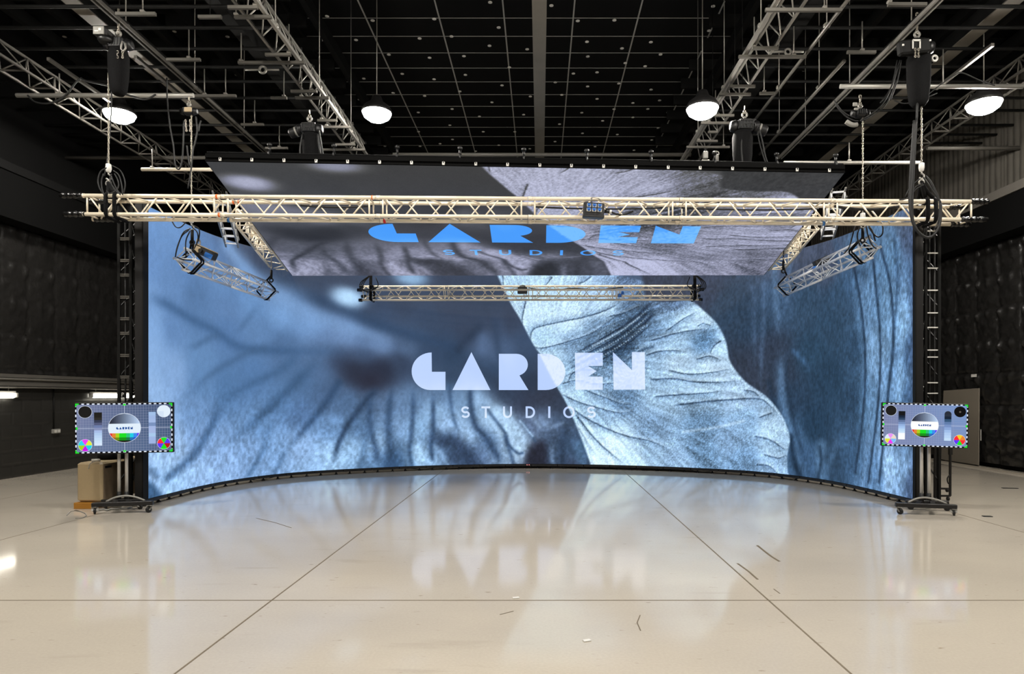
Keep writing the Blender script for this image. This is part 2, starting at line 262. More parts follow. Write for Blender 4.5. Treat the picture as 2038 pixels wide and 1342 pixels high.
# ------------------------------------------------------------------ mesh helpers
class MB:
    """collects shapes in world coordinates and links them as one mesh object"""
    def __init__(s): s.v, s.f, s.c, s.sm = [], [], [], []
    def add(s, vs, fs, smooth=False, col=None):
        k = len(s.v); s.v += [tuple(map(float, p)) for p in vs]
        for f in fs: s.f.append([i+k for i in f]); s.sm.append(smooth); s.c.append(col)
        return s
    def box(s, c, d, R=None, bev=0.0, col=None):
        x, y, z = d[0]/2, d[1]/2, d[2]/2; R = R or Matrix.Identity(3); c = V(c)
        if bev <= 0:
            P = [(-x,-y,-z),(x,-y,-z),(x,y,-z),(-x,y,-z),(-x,-y,z),(x,-y,z),(x,y,z),(-x,y,z)]
            return s.add([c + R @ V(p) for p in P], [(0,3,2,1),(4,5,6,7),(0,1,5,4),(1,2,6,5),(2,3,7,6),(3,0,4,7)], col=col)
        b = min(bev, x*.9, y*.9, z*.9); P = []; ring = []
        for zz, k in ((-z,b),(-z+b,0),(z-b,0),(z,b)):
            X, Y = x-k, y-k; r = []
            for p in ((-X+b,-Y),(X-b,-Y),(X,-Y+b),(X,Y-b),(X-b,Y),(-X+b,Y),(-X,Y-b),(-X,-Y+b)):
                r.append(len(P)); P.append((p[0], p[1], zz))
            ring.append(r)
        Fc = [ring[0][::-1], ring[3]]
        for a, q in zip(ring, ring[1:]):
            for i in range(8): j = (i+1) % 8; Fc.append((a[i], a[j], q[j], q[i]))
        return s.add([c + R @ V(p) for p in P], Fc, col=col)
    def span(s, x0, x1, y0, y1, z0, z1, bev=0.0, col=None):
        return s.box(((x0+x1)/2,(y0+y1)/2,(z0+z1)/2), (abs(x1-x0),abs(y1-y0),abs(z1-z0)), bev=bev, col=col)
    def bar(s, a, b, w, h=None, up=(0,0,1), bev=0.0, col=None):
        a, b = V(a), V(b); d = b-a; L = d.length
        if L < 1e-6: return s
        y = d/L; u = V(up); x = y.cross(u)
        if x.length < 1e-3: x = y.cross(V((1,0,0)))
        x.normalize(); z = x.cross(y)
        return s.box((a+b)/2, (w, L, h or w), Matrix((x, y, z)).transposed(), bev, col)
    def tube(s, P, r, n=8, cap=True, closed=False, col=None):
        P = [V(p) for p in P]; m = len(P); rs = r if isinstance(r, (list, tuple)) else [r]*m
        T = []
        for i in range(m):
            a = P[(i-1) % m] if (closed or i) else P[i]; b = P[(i+1) % m] if (closed or i < m-1) else P[i]
            T.append((b-a).normalized() if (b-a).length > 1e-9 else V((0,0,1)))
        n0 = T[0].cross(V((0,0,1)));
        if n0.length < 1e-3: n0 = T[0].cross(V((1,0,0)))
        n0.normalize(); vs = []
        for i in range(m):
            n0 = n0 - T[i]*n0.dot(T[i]); n0.normalize(); b0 = T[i].cross(n0)
            for k in range(n):
                q = 2*PI*k/n; vs.append(P[i] + (n0*math.cos(q) + b0*math.sin(q))*rs[i])
        fs = []
        for i in range(m if closed else m-1):
            j = (i+1) % m
            for k in range(n): l = (k+1) % n; fs.append((i*n+k, i*n+l, j*n+l, j*n+k))
        s.add(vs, fs, True, col)
        if cap and not closed:
            k = len(s.v) - len(vs)
            s.f += [[k+q for q in range(n)][::-1], [k+(m-1)*n+q for q in range(n)]]; s.sm += [False]*2; s.c += [col]*2
        return s
    def cyl(s, a, b, r, n=12, r1=None, col=None): return s.tube([a, b], [r, r if r1 is None else r1], n, col=col)
    def lathe(s, c, prof, axis=(0,0,1), n=24, cap=True):
        ax = V(axis).normalized(); u = ax.cross(V((1,0,0)) if abs(ax.x) < .9 else V((0,1,0))).normalized(); w = ax.cross(u); c = V(c)
        vs = [c + ax*h + (u*math.cos(2*PI*k/n) + w*math.sin(2*PI*k/n))*max(r, 1e-4) for r, h in prof for k in range(n)]
        fs = [(i*n+k, i*n+(k+1) % n, (i+1)*n+(k+1) % n, (i+1)*n+k) for i in range(len(prof)-1) for k in range(n)]
        s.add(vs, fs, True)
        if cap:
            k = len(s.v)-len(vs); s.f += [[k+q for q in range(n)][::-1], [k+(len(prof)-1)*n+q for q in range(n)]]; s.sm += [False]*2; s.c += [None]*2
        return s
    def torus(s, c, R, r, axis=(0,0,1), n=16, m=6, sx=1.0):
        ax = V(axis).normalized(); u = ax.cross(V((0,0,1)) if abs(ax.z) < .9 else V((1,0,0))).normalized(); w = ax.cross(u)
        return s.tube([V(c) + u*math.cos(2*PI*k/n)*R*sx + w*math.sin(2*PI*k/n)*R for k in range(n)], r, m, closed=True)
    def poly(s, P, col=None): return s.add(P, [tuple(range(len(P)))], col=col)
    def build(s, name, mat, parent=None, bevel=0):
        me = bpy.data.meshes.new(name)
        off = ORG.get(parent.name, V((0,0,0))) if parent else V((0,0,0))
        me.from_pydata([(p[0]-off.x, p[1]-off.y, p[2]-off.z) for p in s.v], [], s.f)
        me.polygons.foreach_set('use_smooth', s.sm)
        if any(c is not None for c in s.c):
            a = me.color_attributes.new('Col', 'FLOAT_COLOR', 'CORNER')
            arr = []
            for f, c in zip(s.f, s.c): arr += (list(c or (0,0,0)) + [1.0]) * len(f)
            a.data.foreach_set('color', arr)
        me.materials.append(mat); me.update()
        o = bpy.data.objects.new(name, me); COL.objects.link(o)
        if parent: o.parent = parent
        ORG[o.name] = off
        return o
ORG = {}
def tag(o, label, cat, group=None, kind=None):
    o['label'] = label; o['category'] = cat
    if group: o['group'] = group
    if kind: o['kind'] = kind
    return o
def thing(name, label, cat, loc=(0,0,0), group=None, kind=None):
    o = bpy.data.objects.new(name, None); COL.objects.link(o); o.location = loc; o.empty_display_size = .1
    ORG[o.name] = V(loc)
    return tag(o, label, cat, group, kind)
def structure(o, label=None, cat=None):
    o['kind'] = 'structure'
    if label: o['label'] = label; o['category'] = cat
    return o
def dup(root, loc, label=None, group=None):          # a copy of a thing with copies of its parts and sub-parts
    r = root.copy(); COL.objects.link(r); r.location = loc; ORG[r.name] = V(loc)
    if label: r['label'] = label
    if group: r['group'] = group
    for ch in list(root.children):
        c = ch.copy(); COL.objects.link(c); c.parent = r
        for g in list(ch.children):
            d = g.copy(); COL.objects.link(d); d.parent = c
    return r
def curve(P, n=6):
    P = [V(p) for p in P]
    if len(P) < 3: return P
    Q = [2*P[0]-P[1]] + P + [2*P[-1]-P[-2]]; out = []
    for i in range(1, len(Q)-2):
        a, b, c, d = Q[i-1:i+3]
        for k in range(n):
            t = k/n; out.append(.5*((2*b)+(c-a)*t+(2*a-5*b+4*c-d)*t*t+(3*b-a-3*c+d)*t**3))
    return out + [P[-1]]
def path(pts, d, n=6):                               # photo pixels at a depth (or pixel + own depth) -> smooth 3-D path
    return curve([pd(p[0], p[1], p[2] if len(p) > 2 else d) for p in pts], n)
ORD = ['first','second','third','fourth','fifth','sixth','seventh','eighth','ninth','tenth','eleventh','twelfth','thirteenth','fourteenth','fifteenth','sixteenth','seventeenth','eighteenth','nineteenth','twentieth']
lin = lambda c: tuple(((x/255)/12.92 if x/255 <= .04045 else ((x/255+.055)/1.055)**2.4) for x in c)
def linear(a): return np.where(a <= .04045, a/12.92, ((a+.055)/1.055)**2.4)

# ------------------------------------------------------------------ materials
def nodes(name):
    m = bpy.data.materials.new(name); m.use_nodes = True; t = m.node_tree
    return m, t, t.nodes['Principled BSDF']
def mat(name, rgb, rough=.5, metal=0.0, var=.15, scale=8.0, bump=0.0, spec=.5, stretch=None):
    m, t, b = nodes(name); N = t.nodes.new; L = t.links.new
    tc = N('ShaderNodeTexCoord'); mp = N('ShaderNodeMapping'); nz = N('ShaderNodeTexNoise'); cr = N('ShaderNodeMix'); cr.data_type = 'RGBA'
    mp.inputs['Scale'].default_value = stretch or (1,1,1)
    nz.inputs['Scale'].default_value = scale; nz.inputs['Detail'].default_value = 5
    c = lin(rgb)
    cr.inputs['A'].default_value = tuple(x*(1-var) for x in c)+(1,); cr.inputs['B'].default_value = tuple(min(1, x*(1+var)) for x in c)+(1,)
    L(tc.outputs['Object'], mp.inputs['Vector']); L(mp.outputs['Vector'], nz.inputs['Vector']); L(nz.outputs['Fac'], cr.inputs['Factor']); L(cr.outputs['Result'], b.inputs['Base Color'])
    b.inputs['Roughness'].default_value = rough; b.inputs['Metallic'].default_value = metal; b.inputs['Specular IOR Level'].default_value = spec
    if bump:
        bp = N('ShaderNodeBump'); bp.inputs['Strength'].default_value = bump; bp.inputs['Distance'].default_value = .02
        L(nz.outputs['Fac'], bp.inputs['Height']); L(bp.outputs['Normal'], b.inputs['Normal'])
    return m
def glow(name, rgb, strength):
    m, t, b = nodes(name)
    b.inputs['Base Color'].default_value = (.8,.8,.8,1); b.inputs['Emission Color'].default_value = tuple(rgb)+(1,); b.inputs['Emission Strength'].default_value = strength
    return m
def screen_mat(name, grain=0.0, strength=1.0, rough=.55):
    m, t, b = nodes(name); N = t.nodes.new; L = t.links.new
    at = N('ShaderNodeAttribute'); at.attribute_name = 'Col'
    b.inputs['Base Color'].default_value = (.004,.004,.0045,1); b.inputs['Roughness'].default_value = rough; b.inputs['Specular IOR Level'].default_value = .10
    b.inputs['Emission Strength'].default_value = strength
    out = at.outputs['Color']
    if grain:
        ga = N('ShaderNodeAttribute'); ga.attribute_name = 'grain'
        tc = N('ShaderNodeTexCoord'); nz = N('ShaderNodeTexNoise'); nz.inputs['Scale'].default_value = 52; nz.inputs['Detail'].default_value = 1.5; nz.inputs['Roughness'].default_value = .6
        L(tc.outputs['Object'], nz.inputs['Vector'])
        s1 = N('ShaderNodeMath'); s1.operation = 'SUBTRACT'; s1.inputs[1].default_value = .5; L(nz.outputs['Fac'], s1.inputs[0])
        s2 = N('ShaderNodeMath'); s2.operation = 'MULTIPLY'; L(s1.outputs[0], s2.inputs[0]); L(ga.outputs['Fac'], s2.inputs[1])
        s3 = N('ShaderNodeMath'); s3.operation = 'MULTIPLY_ADD'; s3.inputs[1].default_value = grain; s3.inputs[2].default_value = 1.0; s3.use_clamp = False; L(s2.outputs[0], s3.inputs[0])
        mx = N('ShaderNodeVectorMath'); mx.operation = 'SCALE'; L(at.outputs['Color'], mx.inputs[0]); L(s3.outputs[0], mx.inputs['Scale']); out = mx.outputs[0]
    L(out, b.inputs['Emission Color'])
    return m
M = {}
M['cream'] = mat('cream_aluminium', (230,218,196), .35, .08, .05, 20)
M['palebeam'] = mat('pale_painted_steel', (112,107,98), .6, .05, .25, 3)
M['alu'] = mat('bare_aluminium', (226,228,232), .32, .3, .06, 20)
M['steel'] = mat('galvanised_steel', (150,147,140), .42, .5, .12, 14)
M['beam'] = mat('grey_painted_steel', (84,81,76), .55, .1, .2, 3)
M['darksteel'] = mat('black_painted_steel', (13,13,12), .65, .0, .25, 6, 0, .25)
M['black'] = mat('black_plastic', (16,16,17), .42, 0, .2, 12)
M['rubber'] = mat('black_rubber', (12,12,12), .6, 0, .2, 20)
M['cloth'] = mat('black_fabric', (8,8,9), .9, 0, .3, 60, .3, .2)
M['chain'] = mat('zinc_chain', (165,158,145), .35, .8, .15, 30)
M['frame'] = mat('dark_grey_frame', (38,37,37), .45, .3, .2, 10)
M['tape'] = mat('shiny_black_tape', (15,15,15), .22, 0, .3, 30, .4)
M['beige'] = mat('beige_cabinet_paint', (166,146,112), .55, 0, .06, 25)
M['beigeside'] = mat('darker_beige_paint', (120,104,84), .6, 0, .25, 18)  # darker, more mottled beige for the cabinet side
M['ochre'] = mat('ochre_timber', (160,108,30), .6, 0, .1, 9, stretch=(1,8,8))
M['board'] = mat('grey_board', (128,120,108), .6, 0, .08, 3)
M['white'] = mat('white_plastic', (214,212,206), .45, 0, .04, 12)
M['pole'] = mat('satin_aluminium_pole', (214,210,204), .35, .15, .05, 20)
M['orange'] = mat('orange_tape', (222,104,30), .5); M['redtape'] = mat('red_tape', (214,36,30), .5); M['bluetape'] = mat('blue_tape', (60,120,190), .5)
M['blue'] = mat('blue_socket_plastic', (40,104,184), .4)
M['grey'] = mat('mid_grey_plastic', (140,138,132), .5)
M['washer'] = mat('pale_washer', (240,236,228), .5, 0, .1, 30)
M['strip'] = mat('grey_strip', (176,174,168), .5)
M['ceil'] = mat('black_insulation_board', (15,15,15), .8, 0, .25, 6, 0, .2)
M['pipe'] = mat('grey_steel_pipe', (104,101,95), .45, .4, .2, 10)
M['rail'] = mat('pale_rail', (172,169,162), .38, .5, .12, 10)
M['lamp'] = glow('lamp_light', (1.0,.95,.87), 330.0)
M['tube'] = glow('fluorescent_light', (1.0,.95,.82), 9.0)
M['red'] = glow('red_indicator_light', (1.0,.03,.02), 1.2)
M['screen'] = screen_mat('led_wall_picture', 3.0); M['letters'] = screen_mat('led_wall_lettering'); M['card'] = screen_mat('display_picture', 0, 1.0, .3)

# ------------------------------------------------------------------ the room
XL, XR, YB, YF, ZC = -9.12, 8.75, 21.0, -10.0, 8.2
def floor_mat():
    m, t, b = nodes('polished_concrete'); N = t.nodes.new; L = t.links.new
    tc = N('ShaderNodeTexCoord')
    def noise(scale, stretch, detail=6):
        mp = N('ShaderNodeMapping'); mp.inputs['Scale'].default_value = stretch; nz = N('ShaderNodeTexNoise'); nz.inputs['Scale'].default_value = scale; nz.inputs['Detail'].default_value = detail
        L(tc.outputs['Object'], mp.inputs['Vector']); L(mp.outputs['Vector'], nz.inputs['Vector']); return nz.outputs['Fac']
    def ramp(src, *st):
        r = N('ShaderNodeValToRGB'); e = r.color_ramp.elements
        while len(e) < len(st): e.new(.5)
        for q, (p, c) in zip(e, st): q.position = p; q.color = c+(1,)
        L(src, r.inputs['Fac']); return r.outputs['Color']
    def mul(a, c):
        x = N('ShaderNodeMix'); x.data_type = 'RGBA'; x.blend_type = 'MULTIPLY'; x.inputs['Factor'].default_value = 1; L(a, x.inputs['A']); L(c, x.inputs['B']); return x.outputs['Result']
    big = ramp(noise(.35, (1,1.6,1)), (.3, lin((178,170,158))), (.7, lin((196,187,172))))
    st = ramp(noise(2.2, (.5,2.4,1)), (.24, (.88,.87,.85)), (.36, (1,1,1)))
    sp = ramp(noise(26, (.35,1,1), 3), (.24, (.62,.58,.52)), (.31, (1,1,1)))
    fine = ramp(noise(60, (1,1,1), 2), (.3, (.94,.94,.94)), (.7, (1.0,1.0,1.0)))
    L(mul(mul(mul(big, st), sp), fine), b.inputs['Base Color'])
    rr = N('ShaderNodeMapRange'); rr.inputs['To Min'].default_value = .045; rr.inputs['To Max'].default_value = .115; L(noise(1.4, (.6,1.6,1)), rr.inputs['Value']); L(rr.outputs['Result'], b.inputs['Roughness'])
    b.inputs['Specular IOR Level'].default_value = .31
    bp = N('ShaderNodeBump'); bp.inputs['Strength'].default_value = .025; bp.inputs['Distance'].default_value = .01; L(noise(9, (.5,1.5,1)), bp.inputs['Height']); L(bp.outputs['Normal'], b.inputs['Normal'])
    return m
M['floor'] = floor_mat(); M['joint'] = mat('dark_joint_filler', (104,92,74), .8, 0, .3, 20)
fl = structure(MB().span(XL, XR, YF, YB, -.2, 0).build('floor', M['floor']), 'pale grey polished concrete floor in front of the curved screen', 'floor')
for x in (-7.37, -5.27, -1.845, 1.57, 4.99):
    structure(MB().span(x-.006, x+.006, YF, YB, .0003, .0012).build('floor_joint', M['joint'], fl))
structure(MB().span(XL, XR, 4.484, 4.496, .0003, .0012).build('floor_joint', M['joint'], fl))
def scuff(pts, w):
    mb = MB()
    for (a, b) in zip(pts, pts[1:]):
        p, q = V(pz(*a, 0)), V(pz(*b, 0)); p.z = q.z = .0016; mb.bar(p, q, w, .001)
    structure(mb.build('scuff_mark', M['joint'], fl))
scuff([(1507,1086),(1522,1098),(1535,1108),(1551,1118)], .02); scuff([(1468,1122),(1490,1138),(1508,1154)], .016); scuff([(995,1224),(1022,1217)], .006)
scuff([(510,1032),(545,1040),(580,1051)], .008); scuff([(1274,1225),(1268,1240),(1275,1256)], .006); scuff([(1540,1173),(1552,1182)], .008)

ce = structure(MB().span(XL, XR, YF, YB, ZC, ZC+.2).build('ceiling', M['ceil']), 'black ceiling with a grid of boards and pale round washers', 'ceiling')
g = MB()
for x in (-3.125, -1.81, -.645, .594, 1.756, 3.17): g.span(x-.013, x+.013, 2, YB, ZC-.006, ZC)
for k in range(-14, 16):
    y = 11.72 + .594*k; g.span(-4.4, 3.72, y-.006, y+.006, ZC-.005, ZC)
structure(g.build('grid_strips', M['strip'], ce))
g = MB(); g.span(-4.44, -4.40, 2, YB, ZC-.07, ZC); g.span(3.70, 3.74, 2, YB, ZC-.07, ZC)
structure(g.build('edge_strips', M['darksteel'], ce))
def q(o, s, L): return [(o[0]+x/s, o[1]+y/s) for x, y in L]
dots = q((780,0), 3.774, [(738,19),(1198,43),(318,144),(1396,158),(1671,153),(802,208),(208,290),(447,275),(733,345),(1016,371),(1465,315),(1728,365),(1945,318),(283,435),(541,423),(1471,426),(1753,475),(1902,499),(2018,410),
  (77,556),(317,597),(552,564),(882,508),(1363,554),(1541,545),(827,643),(1227,620),(1470,651),(1704,629),(1947,675),(10,700),(245,722),(510,688),(1040,726),(1276,714),(1541,744),(1810,775),(2010,756),(751,770),(198,846),(452,820),(657,876),
  (989,863),(1426,848),(1668,821),(1922,820),(1810,883),(1583,909),(435,942),(1259,934),(200,990),(686,991),(923,991),(1431,1003),(1693,1012),(2000,964),(455,1049),(361,1081),(211,1100),(803,1092),(1036,1119),(1225,1065),(1526,1103),(1818,1130),(1952,1053),(629,1137),(450,1154)])
dots += q((400,0), 3.355, [(630,110),(842,110),(1146,138),(803,269),(1035,268),(1254,366),(929,403),(1087,526),(1283,622),(1057,666),(1208,887),(1228,978),(732,438),(177,246),(238,502),(146,578),(570,797),(378,770)])
dots += q((1300,0), 3.355, [(401,43),(373,206),(317,314),(262,418),(188,642),(98,752),(43,672),(33,857),(1083,300),(1006,472),(821,582),(773,788),(1130,882),(1170,658)])
dots += q((0,0), 3.356, [(25,95),(394,63),(431,247),(322,336),(25,215),(608,403),(910,482),(1231,146),(1165,211),(1519,247),(1260,344),(1300,465),(1489,578),(1409,750),(1580,502)])
proto = None
for i, (x, y) in enumerate(dots):
    p = pz(x, y, ZC-.008)
    if not (XL+.1 < p[0] < XR-.1 and p[1] < YB-.2): continue
    if proto is None:
        mb = MB().lathe((0,0,-.004), [(.037,.01),(.037,.003),(.03,0)], n=14); proto = structure(mb.build('fixing_washer', M['washer'], ce)); proto.location = p
    else:
        o = proto.copy(); COL.objects.link(o); o.location = p; o.parent = ce

def wall_grid(name, material, parent, x, y0, y1, z0, z1, step, fn, sign):
    """a wall lining: grid on the plane at x, pushed towards the room by fn(y, z)"""
    ny, nz_ = int((y1-y0)/step)+1, int((z1-z0)/step)+1
    Y, Z = np.meshgrid(np.linspace(y0, y1, ny), np.linspace(z0, z1, nz_)); D = fn(Y, Z)
    vs = np.stack([x + sign*D, Y, Z], -1).reshape(-1, 3)
    i = np.arange((nz_-1)*ny).reshape(nz_-1, ny)[:, :-1].ravel()
    fs = np.stack([i, i+1, i+ny+1, i+ny], 1) if sign < 0 else np.stack([i, i+ny, i+ny+1, i+1], 1)
    return structure(MB().add(vs.tolist(), fs.tolist(), True).build(name, material, parent))
M['quilt'] = mat('black_quilted_blanket', (30,29,28), .30, 0, .35, 9, .7, .7)
M['pleat'] = mat('grey_pleated_drape', (86,82,75), .75, 0, .25, 5, .2)
M['block'] = mat('black_painted_blockwork', (44,43,41), .42, 0, .15, 5, .15)
M['wall'] = mat('black_painted_wall', (11,11,11), .85, 0, .2, 3, 0, .15)
M['ledge'] = mat('grey_ledge', (96,92,86), .7, 0, .15, 3)
def quilt(Y, Z, w=.62, h=.62, ph=0.0):
    row = np.floor(Z/h); u = (Y/w + ph) % 1.0; v = (Z/h) % 1.0
    cell = np.floor(Y/w+ph)*7 + row*13
    puff = .05*np.sin(PI*u)**.5*(.45+.55*np.sin(PI*v)**.6)
    sag = .075*np.exp(-((u-.92)/.09)**2)*np.exp(-((v-.84)/.15)**2) + .05*np.exp(-((u-.45)/.08)**2)*np.exp(-((v-.9)/.12)**2)
    cr = .035*(vnoise(Y*7+cell, Z*14, 5)-.5) + .022*(vnoise(Y*20, Z*34, 8)-.5) - .014*((u < .03) | (u > .97)) - .02*(v < .04)
    return .03 + puff + sag + cr
wl = structure(MB().span(XL-.2, XL, YF, YB, 0, ZC).build('wall_left', M['wall']), 'black padded wall with pipes and blockwork at the left', 'wall')
wr = structure(MB().span(XR, XR+.2, YF, YB, 0, ZC).build('wall_right', M['wall']), 'black quilted wall with a pleated upper drape at the right', 'wall')
wb = structure(MB().span(XL-.2, XR+.2, YB, YB+.2, 0, ZC).build('wall_back', M['wall']), 'black wall far behind the curved screen', 'wall')
wf = structure(MB().span(XL-.2, XR+.2, YF-.2, YF, 0, ZC).build('wall_front', M['wall']), 'black wall behind the viewer', 'wall')
wall_grid('quilted_lining', M['quilt'], wr, XR, 8.5, 20.9, .12, 5.0, .035, lambda Y, Z: quilt(Y, Z), -1)
wall_grid('pleated_lining', M['pleat'], wr, XR, 8.0, 20.9, 5.2, 7.3, .025, lambda Y, Z: .05 + .028*np.abs(np.sin(PI*Y/.16)) + .012*vnoise(Y*9, Z*3, 2) - .03*(np.abs((Y % .98)-.49) < .025), -1)
wall_grid('padded_lining', M['quilt'], wl, XL, 9.5, 20.9, 1.8, 5.1, .04, lambda Y, Z: .6*quilt(Y, Z, .62, .62, .3), 1)
def blocks(Y, Z):
    r = np.floor(Z/.225); u = (Y/.45 + .5*(r % 2)) % 1.0; v = (Z/.225) % 1.0
    return .02 - .008*((np.abs(v-.5) > .46) | (np.abs(u-.5) > .48)) + .004*vnoise(Y*8, Z*8, 4)
wall_grid('blockwork', M['block'], wl, XL, 9.5, 20.9, 0, 1.58, .0225, blocks, 1)
tr = structure(MB().span(XR-.45, XR, 6, YB, 5.0, 5.16).build('trim_1', M['ledge']), 'grey ledge along the right wall below the pleated drape', 'ledge')
tr = structure(MB().span(XL, XL+.4, 6, YB, 5.12, 5.26).build('trim_2', M['wall']), 'dark ledge along the left wall under the roof', 'ledge')
tr = structure(MB().span(XR-.16, XR, 6, YB, 0, .035).build('trim_3', M['floor']), 'pale concrete kerb at the foot of the right wall', 'kerb')

M['void'] = mat('matt_black_boarding', (7,7,7), .9, 0, .2, 3, 0, .1)
structure(MB().span(XR-.42, XR, 6, YB, 4.35, 5.0).build('trim_4', M['void']), 'matt black bulkhead added under the right ledge to shade the wall below', 'baffle')  # added box: black face and its shadow give the dark band on the wall
structure(MB().span(XL, XL+.37, 6, YB, 4.35, 5.12).build('trim_5', M['void']), 'matt black bulkhead added under the left ledge to shade the wall below', 'baffle')  # same added box on the left, shading the lining below
# ------------------------------------------------------------------ the curved LED wall
def grid_object(name, material, parent, P, C, G, nu, nv, flip=False):
    i = (np.arange((nv-1)*nu).reshape(nv-1, nu)[:, :-1]).ravel()
    q = np.stack([i, i+1, i+nu+1, i+nu], 1); q = q[:, ::-1] if flip else q
    me = bpy.data.meshes.new(name); n = len(q)
    me.vertices.add(len(P)); me.vertices.foreach_set('co', (P - np.array(ORG[parent.name])).astype(np.float32).ravel())
    me.loops.add(4*n); me.loops.foreach_set('vertex_index', q.astype(np.int32).ravel())
    me.polygons.add(n); me.polygons.foreach_set('loop_start', np.arange(0, 4*n, 4, dtype=np.int32)); me.polygons.foreach_set('loop_total', np.full(n, 4, np.int32))
    me.update(calc_edges=True); me.validate()
    a = me.color_attributes.new('Col', 'FLOAT_COLOR', 'POINT'); a.data.foreach_set('color', np.concatenate([linear(C), np.ones((len(C), 1))], 1).astype(np.float32).ravel())
    a = me.attributes.new('grain', 'FLOAT', 'POINT'); a.data.foreach_set('value', G.astype(np.float32))
    me.polygons.foreach_set('use_smooth', np.ones(n, bool)); me.materials.append(material)
    o = bpy.data.objects.new(name, me); COL.objects.link(o); o.parent = parent; ORG[o.name] = ORG[parent.name]
    return o
def fan(c, r, a0, a1, n, ry=None):                    # arc points (angles in degrees, y downwards)
    return [(c[0]+r*math.cos(math.radians(a0+(a1-a0)*k/n)), c[1]-(ry or r)*math.sin(math.radians(a0+(a1-a0)*k/n))) for k in range(n+1)]
# letter outlines, in the zoomed units of the wall logo (y downwards)
def letters():
    L = {}
    L['G'] = fan((298,298), 150, 90, 180, 10, 140) + fan((288,300), 140, 180, 270, 10, 140)[1:] + [(402,440),(402,303),(300,303)]
    L['A'] = [(597,155),(455,440),(740,440)]
    L['R'] = [(803,168)] + fan((935,250), 86, 90, -60, 12, 82) + [(958,330),(1025,440),(803,440)]
    L['D'] = [(1095,168),(1155,168)] + fan((1155,304), 148, 90, -90, 18, 136)[1:] + [(1095,440)]
    L['E'] = [(1375,160),(1584,160),(1584,258),(1475,260),(1538,298),(1475,338),(1584,340),(1584,438),(1378,438)]
    L['N'] = [(1660,155),(1803,290),(1803,155),(1900,155),(1902,436),(1665,438)]
    return L
def ribbon(P, w):                                     # stroke of constant width as a list of quads
    out = []; P = [np.array(p, float) for p in P]
    nrm = []
    for i in range(len(P)):
        a, b = P[max(i-1, 0)], P[min(i+1, len(P)-1)]; d = (b-a)/np.hypot(*(b-a)); nrm.append(np.array((-d[1], d[0]))*w/2)
    for i in range(len(P)-1): out.append([P[i]-nrm[i], P[i+1]-nrm[i+1], P[i+1]+nrm[i+1], P[i]+nrm[i]])
    return out
def studios():
    Q = []; t, b, w = 563, 650, 15
    def S(c):
        up = fan((c, t+26), 24, 25, 270, 10, 19); lo = fan((c, b-27), 26, 90, -155, 10, 19.5)
        return ribbon(up + lo[1:], w)
    Q += S(552); Q += ribbon([(672,t+7),(738,t+7)], w) + ribbon([(705,t+14),(705,b)], w)
    Q += ribbon([(842,t),(842,b-34)] + fan((868,b-34), 26.5, 180, 360, 10, 27)[1:] + [(894.5,t)], w)
    Q += ribbon([(1012,t),(1012,b)], w) + ribbon([(1012,t+7),(1032,t+7)] + fan((1032,(t+b)/2), 36, 90, -90, 12, 36.5)[1:] + [(1012,b-7)], w)
    Q += ribbon([(1182,t),(1182,b)], w+1) + ribbon(fan((1330,(t+b)/2), 36, 0, 360, 24, 37), w) + S(1498)
    return Q
def cut_fine(polys, step):                            # triangles chopped to a fine grid so that they can follow a curve
    bm = bmesh.new()
    for P in polys:
        bm.faces.new([bm.verts.new((p[0], p[1], 0)) for p in P])
    bm.normal_update(); bmesh.ops.triangulate(bm, faces=bm.faces[:])
    xs = [v.co.x for v in bm.verts]; ys = [v.co.y for v in bm.verts]
    for lo, hi, ax in ((min(xs), max(xs), 0), (min(ys), max(ys), 1)):
        x = lo + step
        while x < hi:
            co = (x,0,0) if ax == 0 else (0,x,0); no = (1,0,0) if ax == 0 else (0,1,0)
            bmesh.ops.bisect_plane(bm, geom=bm.verts[:]+bm.edges[:]+bm.faces[:], plane_co=co, plane_no=no, dist=1e-6); x += step
    bm.normal_update(); bmesh.ops.triangulate(bm, faces=bm.faces[:])
    bm.verts.index_update(); Vv = np.array([v.co[:2] for v in bm.verts]); Ff = [[v.index for v in f.verts] for f in bm.faces]; bm.free()
    return Vv, Ff
def coloured(name, material, parent, P, Fc, C):
    me = bpy.data.meshes.new(name); me.from_pydata((np.asarray(P) - np.array(ORG[parent.name])).tolist(), [], Fc); me.update()
    a = me.color_attributes.new('Col', 'FLOAT_COLOR', 'POINT'); a.data.foreach_set('color', np.concatenate([linear(C), np.ones((len(C), 1))], 1).astype(np.float32).ravel())
    me.materials.append(material); o = bpy.data.objects.new(name, me); COL.objects.link(o); o.parent = parent; ORG[o.name] = ORG[parent.name]
    return o
led = thing('led_wall', 'large curved screen wall showing blue-white flower petals and a studio name', 'led wall', (0, 12.7, 0))
nu, nv = 1000, 250
ss, zz = np.meshgrid(np.linspace(0, S_LEN, nu), np.linspace(ZB, ZT, nv)); ss, zz = ss.ravel(), zz.ravel()
col, grain = picture(ss, zz)
x, y, z = wall_point(ss, zz)
grid_object('screen', M['screen'], led, np.stack([x, y, z], 1), col, grain, nu, nv)
def wall_letters(name, polys_zoom):
    polys = []
    for P in polys_zoom:
        polys.append([wall_sz(780+a/3.774, 660+b/3.774) for a, b in P])
    Vv, Ff = cut_fine(polys, .03)
    c, _ = picture(Vv[:, 0], Vv[:, 1]); lum = c.mean(1, keepdims=True)
    k = np.clip((lum-.25)/.55, 0, 1)
    C = _h((186,210,255)) + (_h((226,240,255)) - _h((186,210,255))) * k
    x, y, z = wall_point(Vv[:, 0], Vv[:, 1], .004)
    return coloured(name, M['letters'], led, np.stack([x, y, z], 1), Ff, C)
wall_letters('title_lettering', list(letters().values()))['label'] = 'pale blue geometric title letters on the curved screen'
wall_letters('subtitle_lettering', studios())['label'] = 'small pale spaced letters under the title'
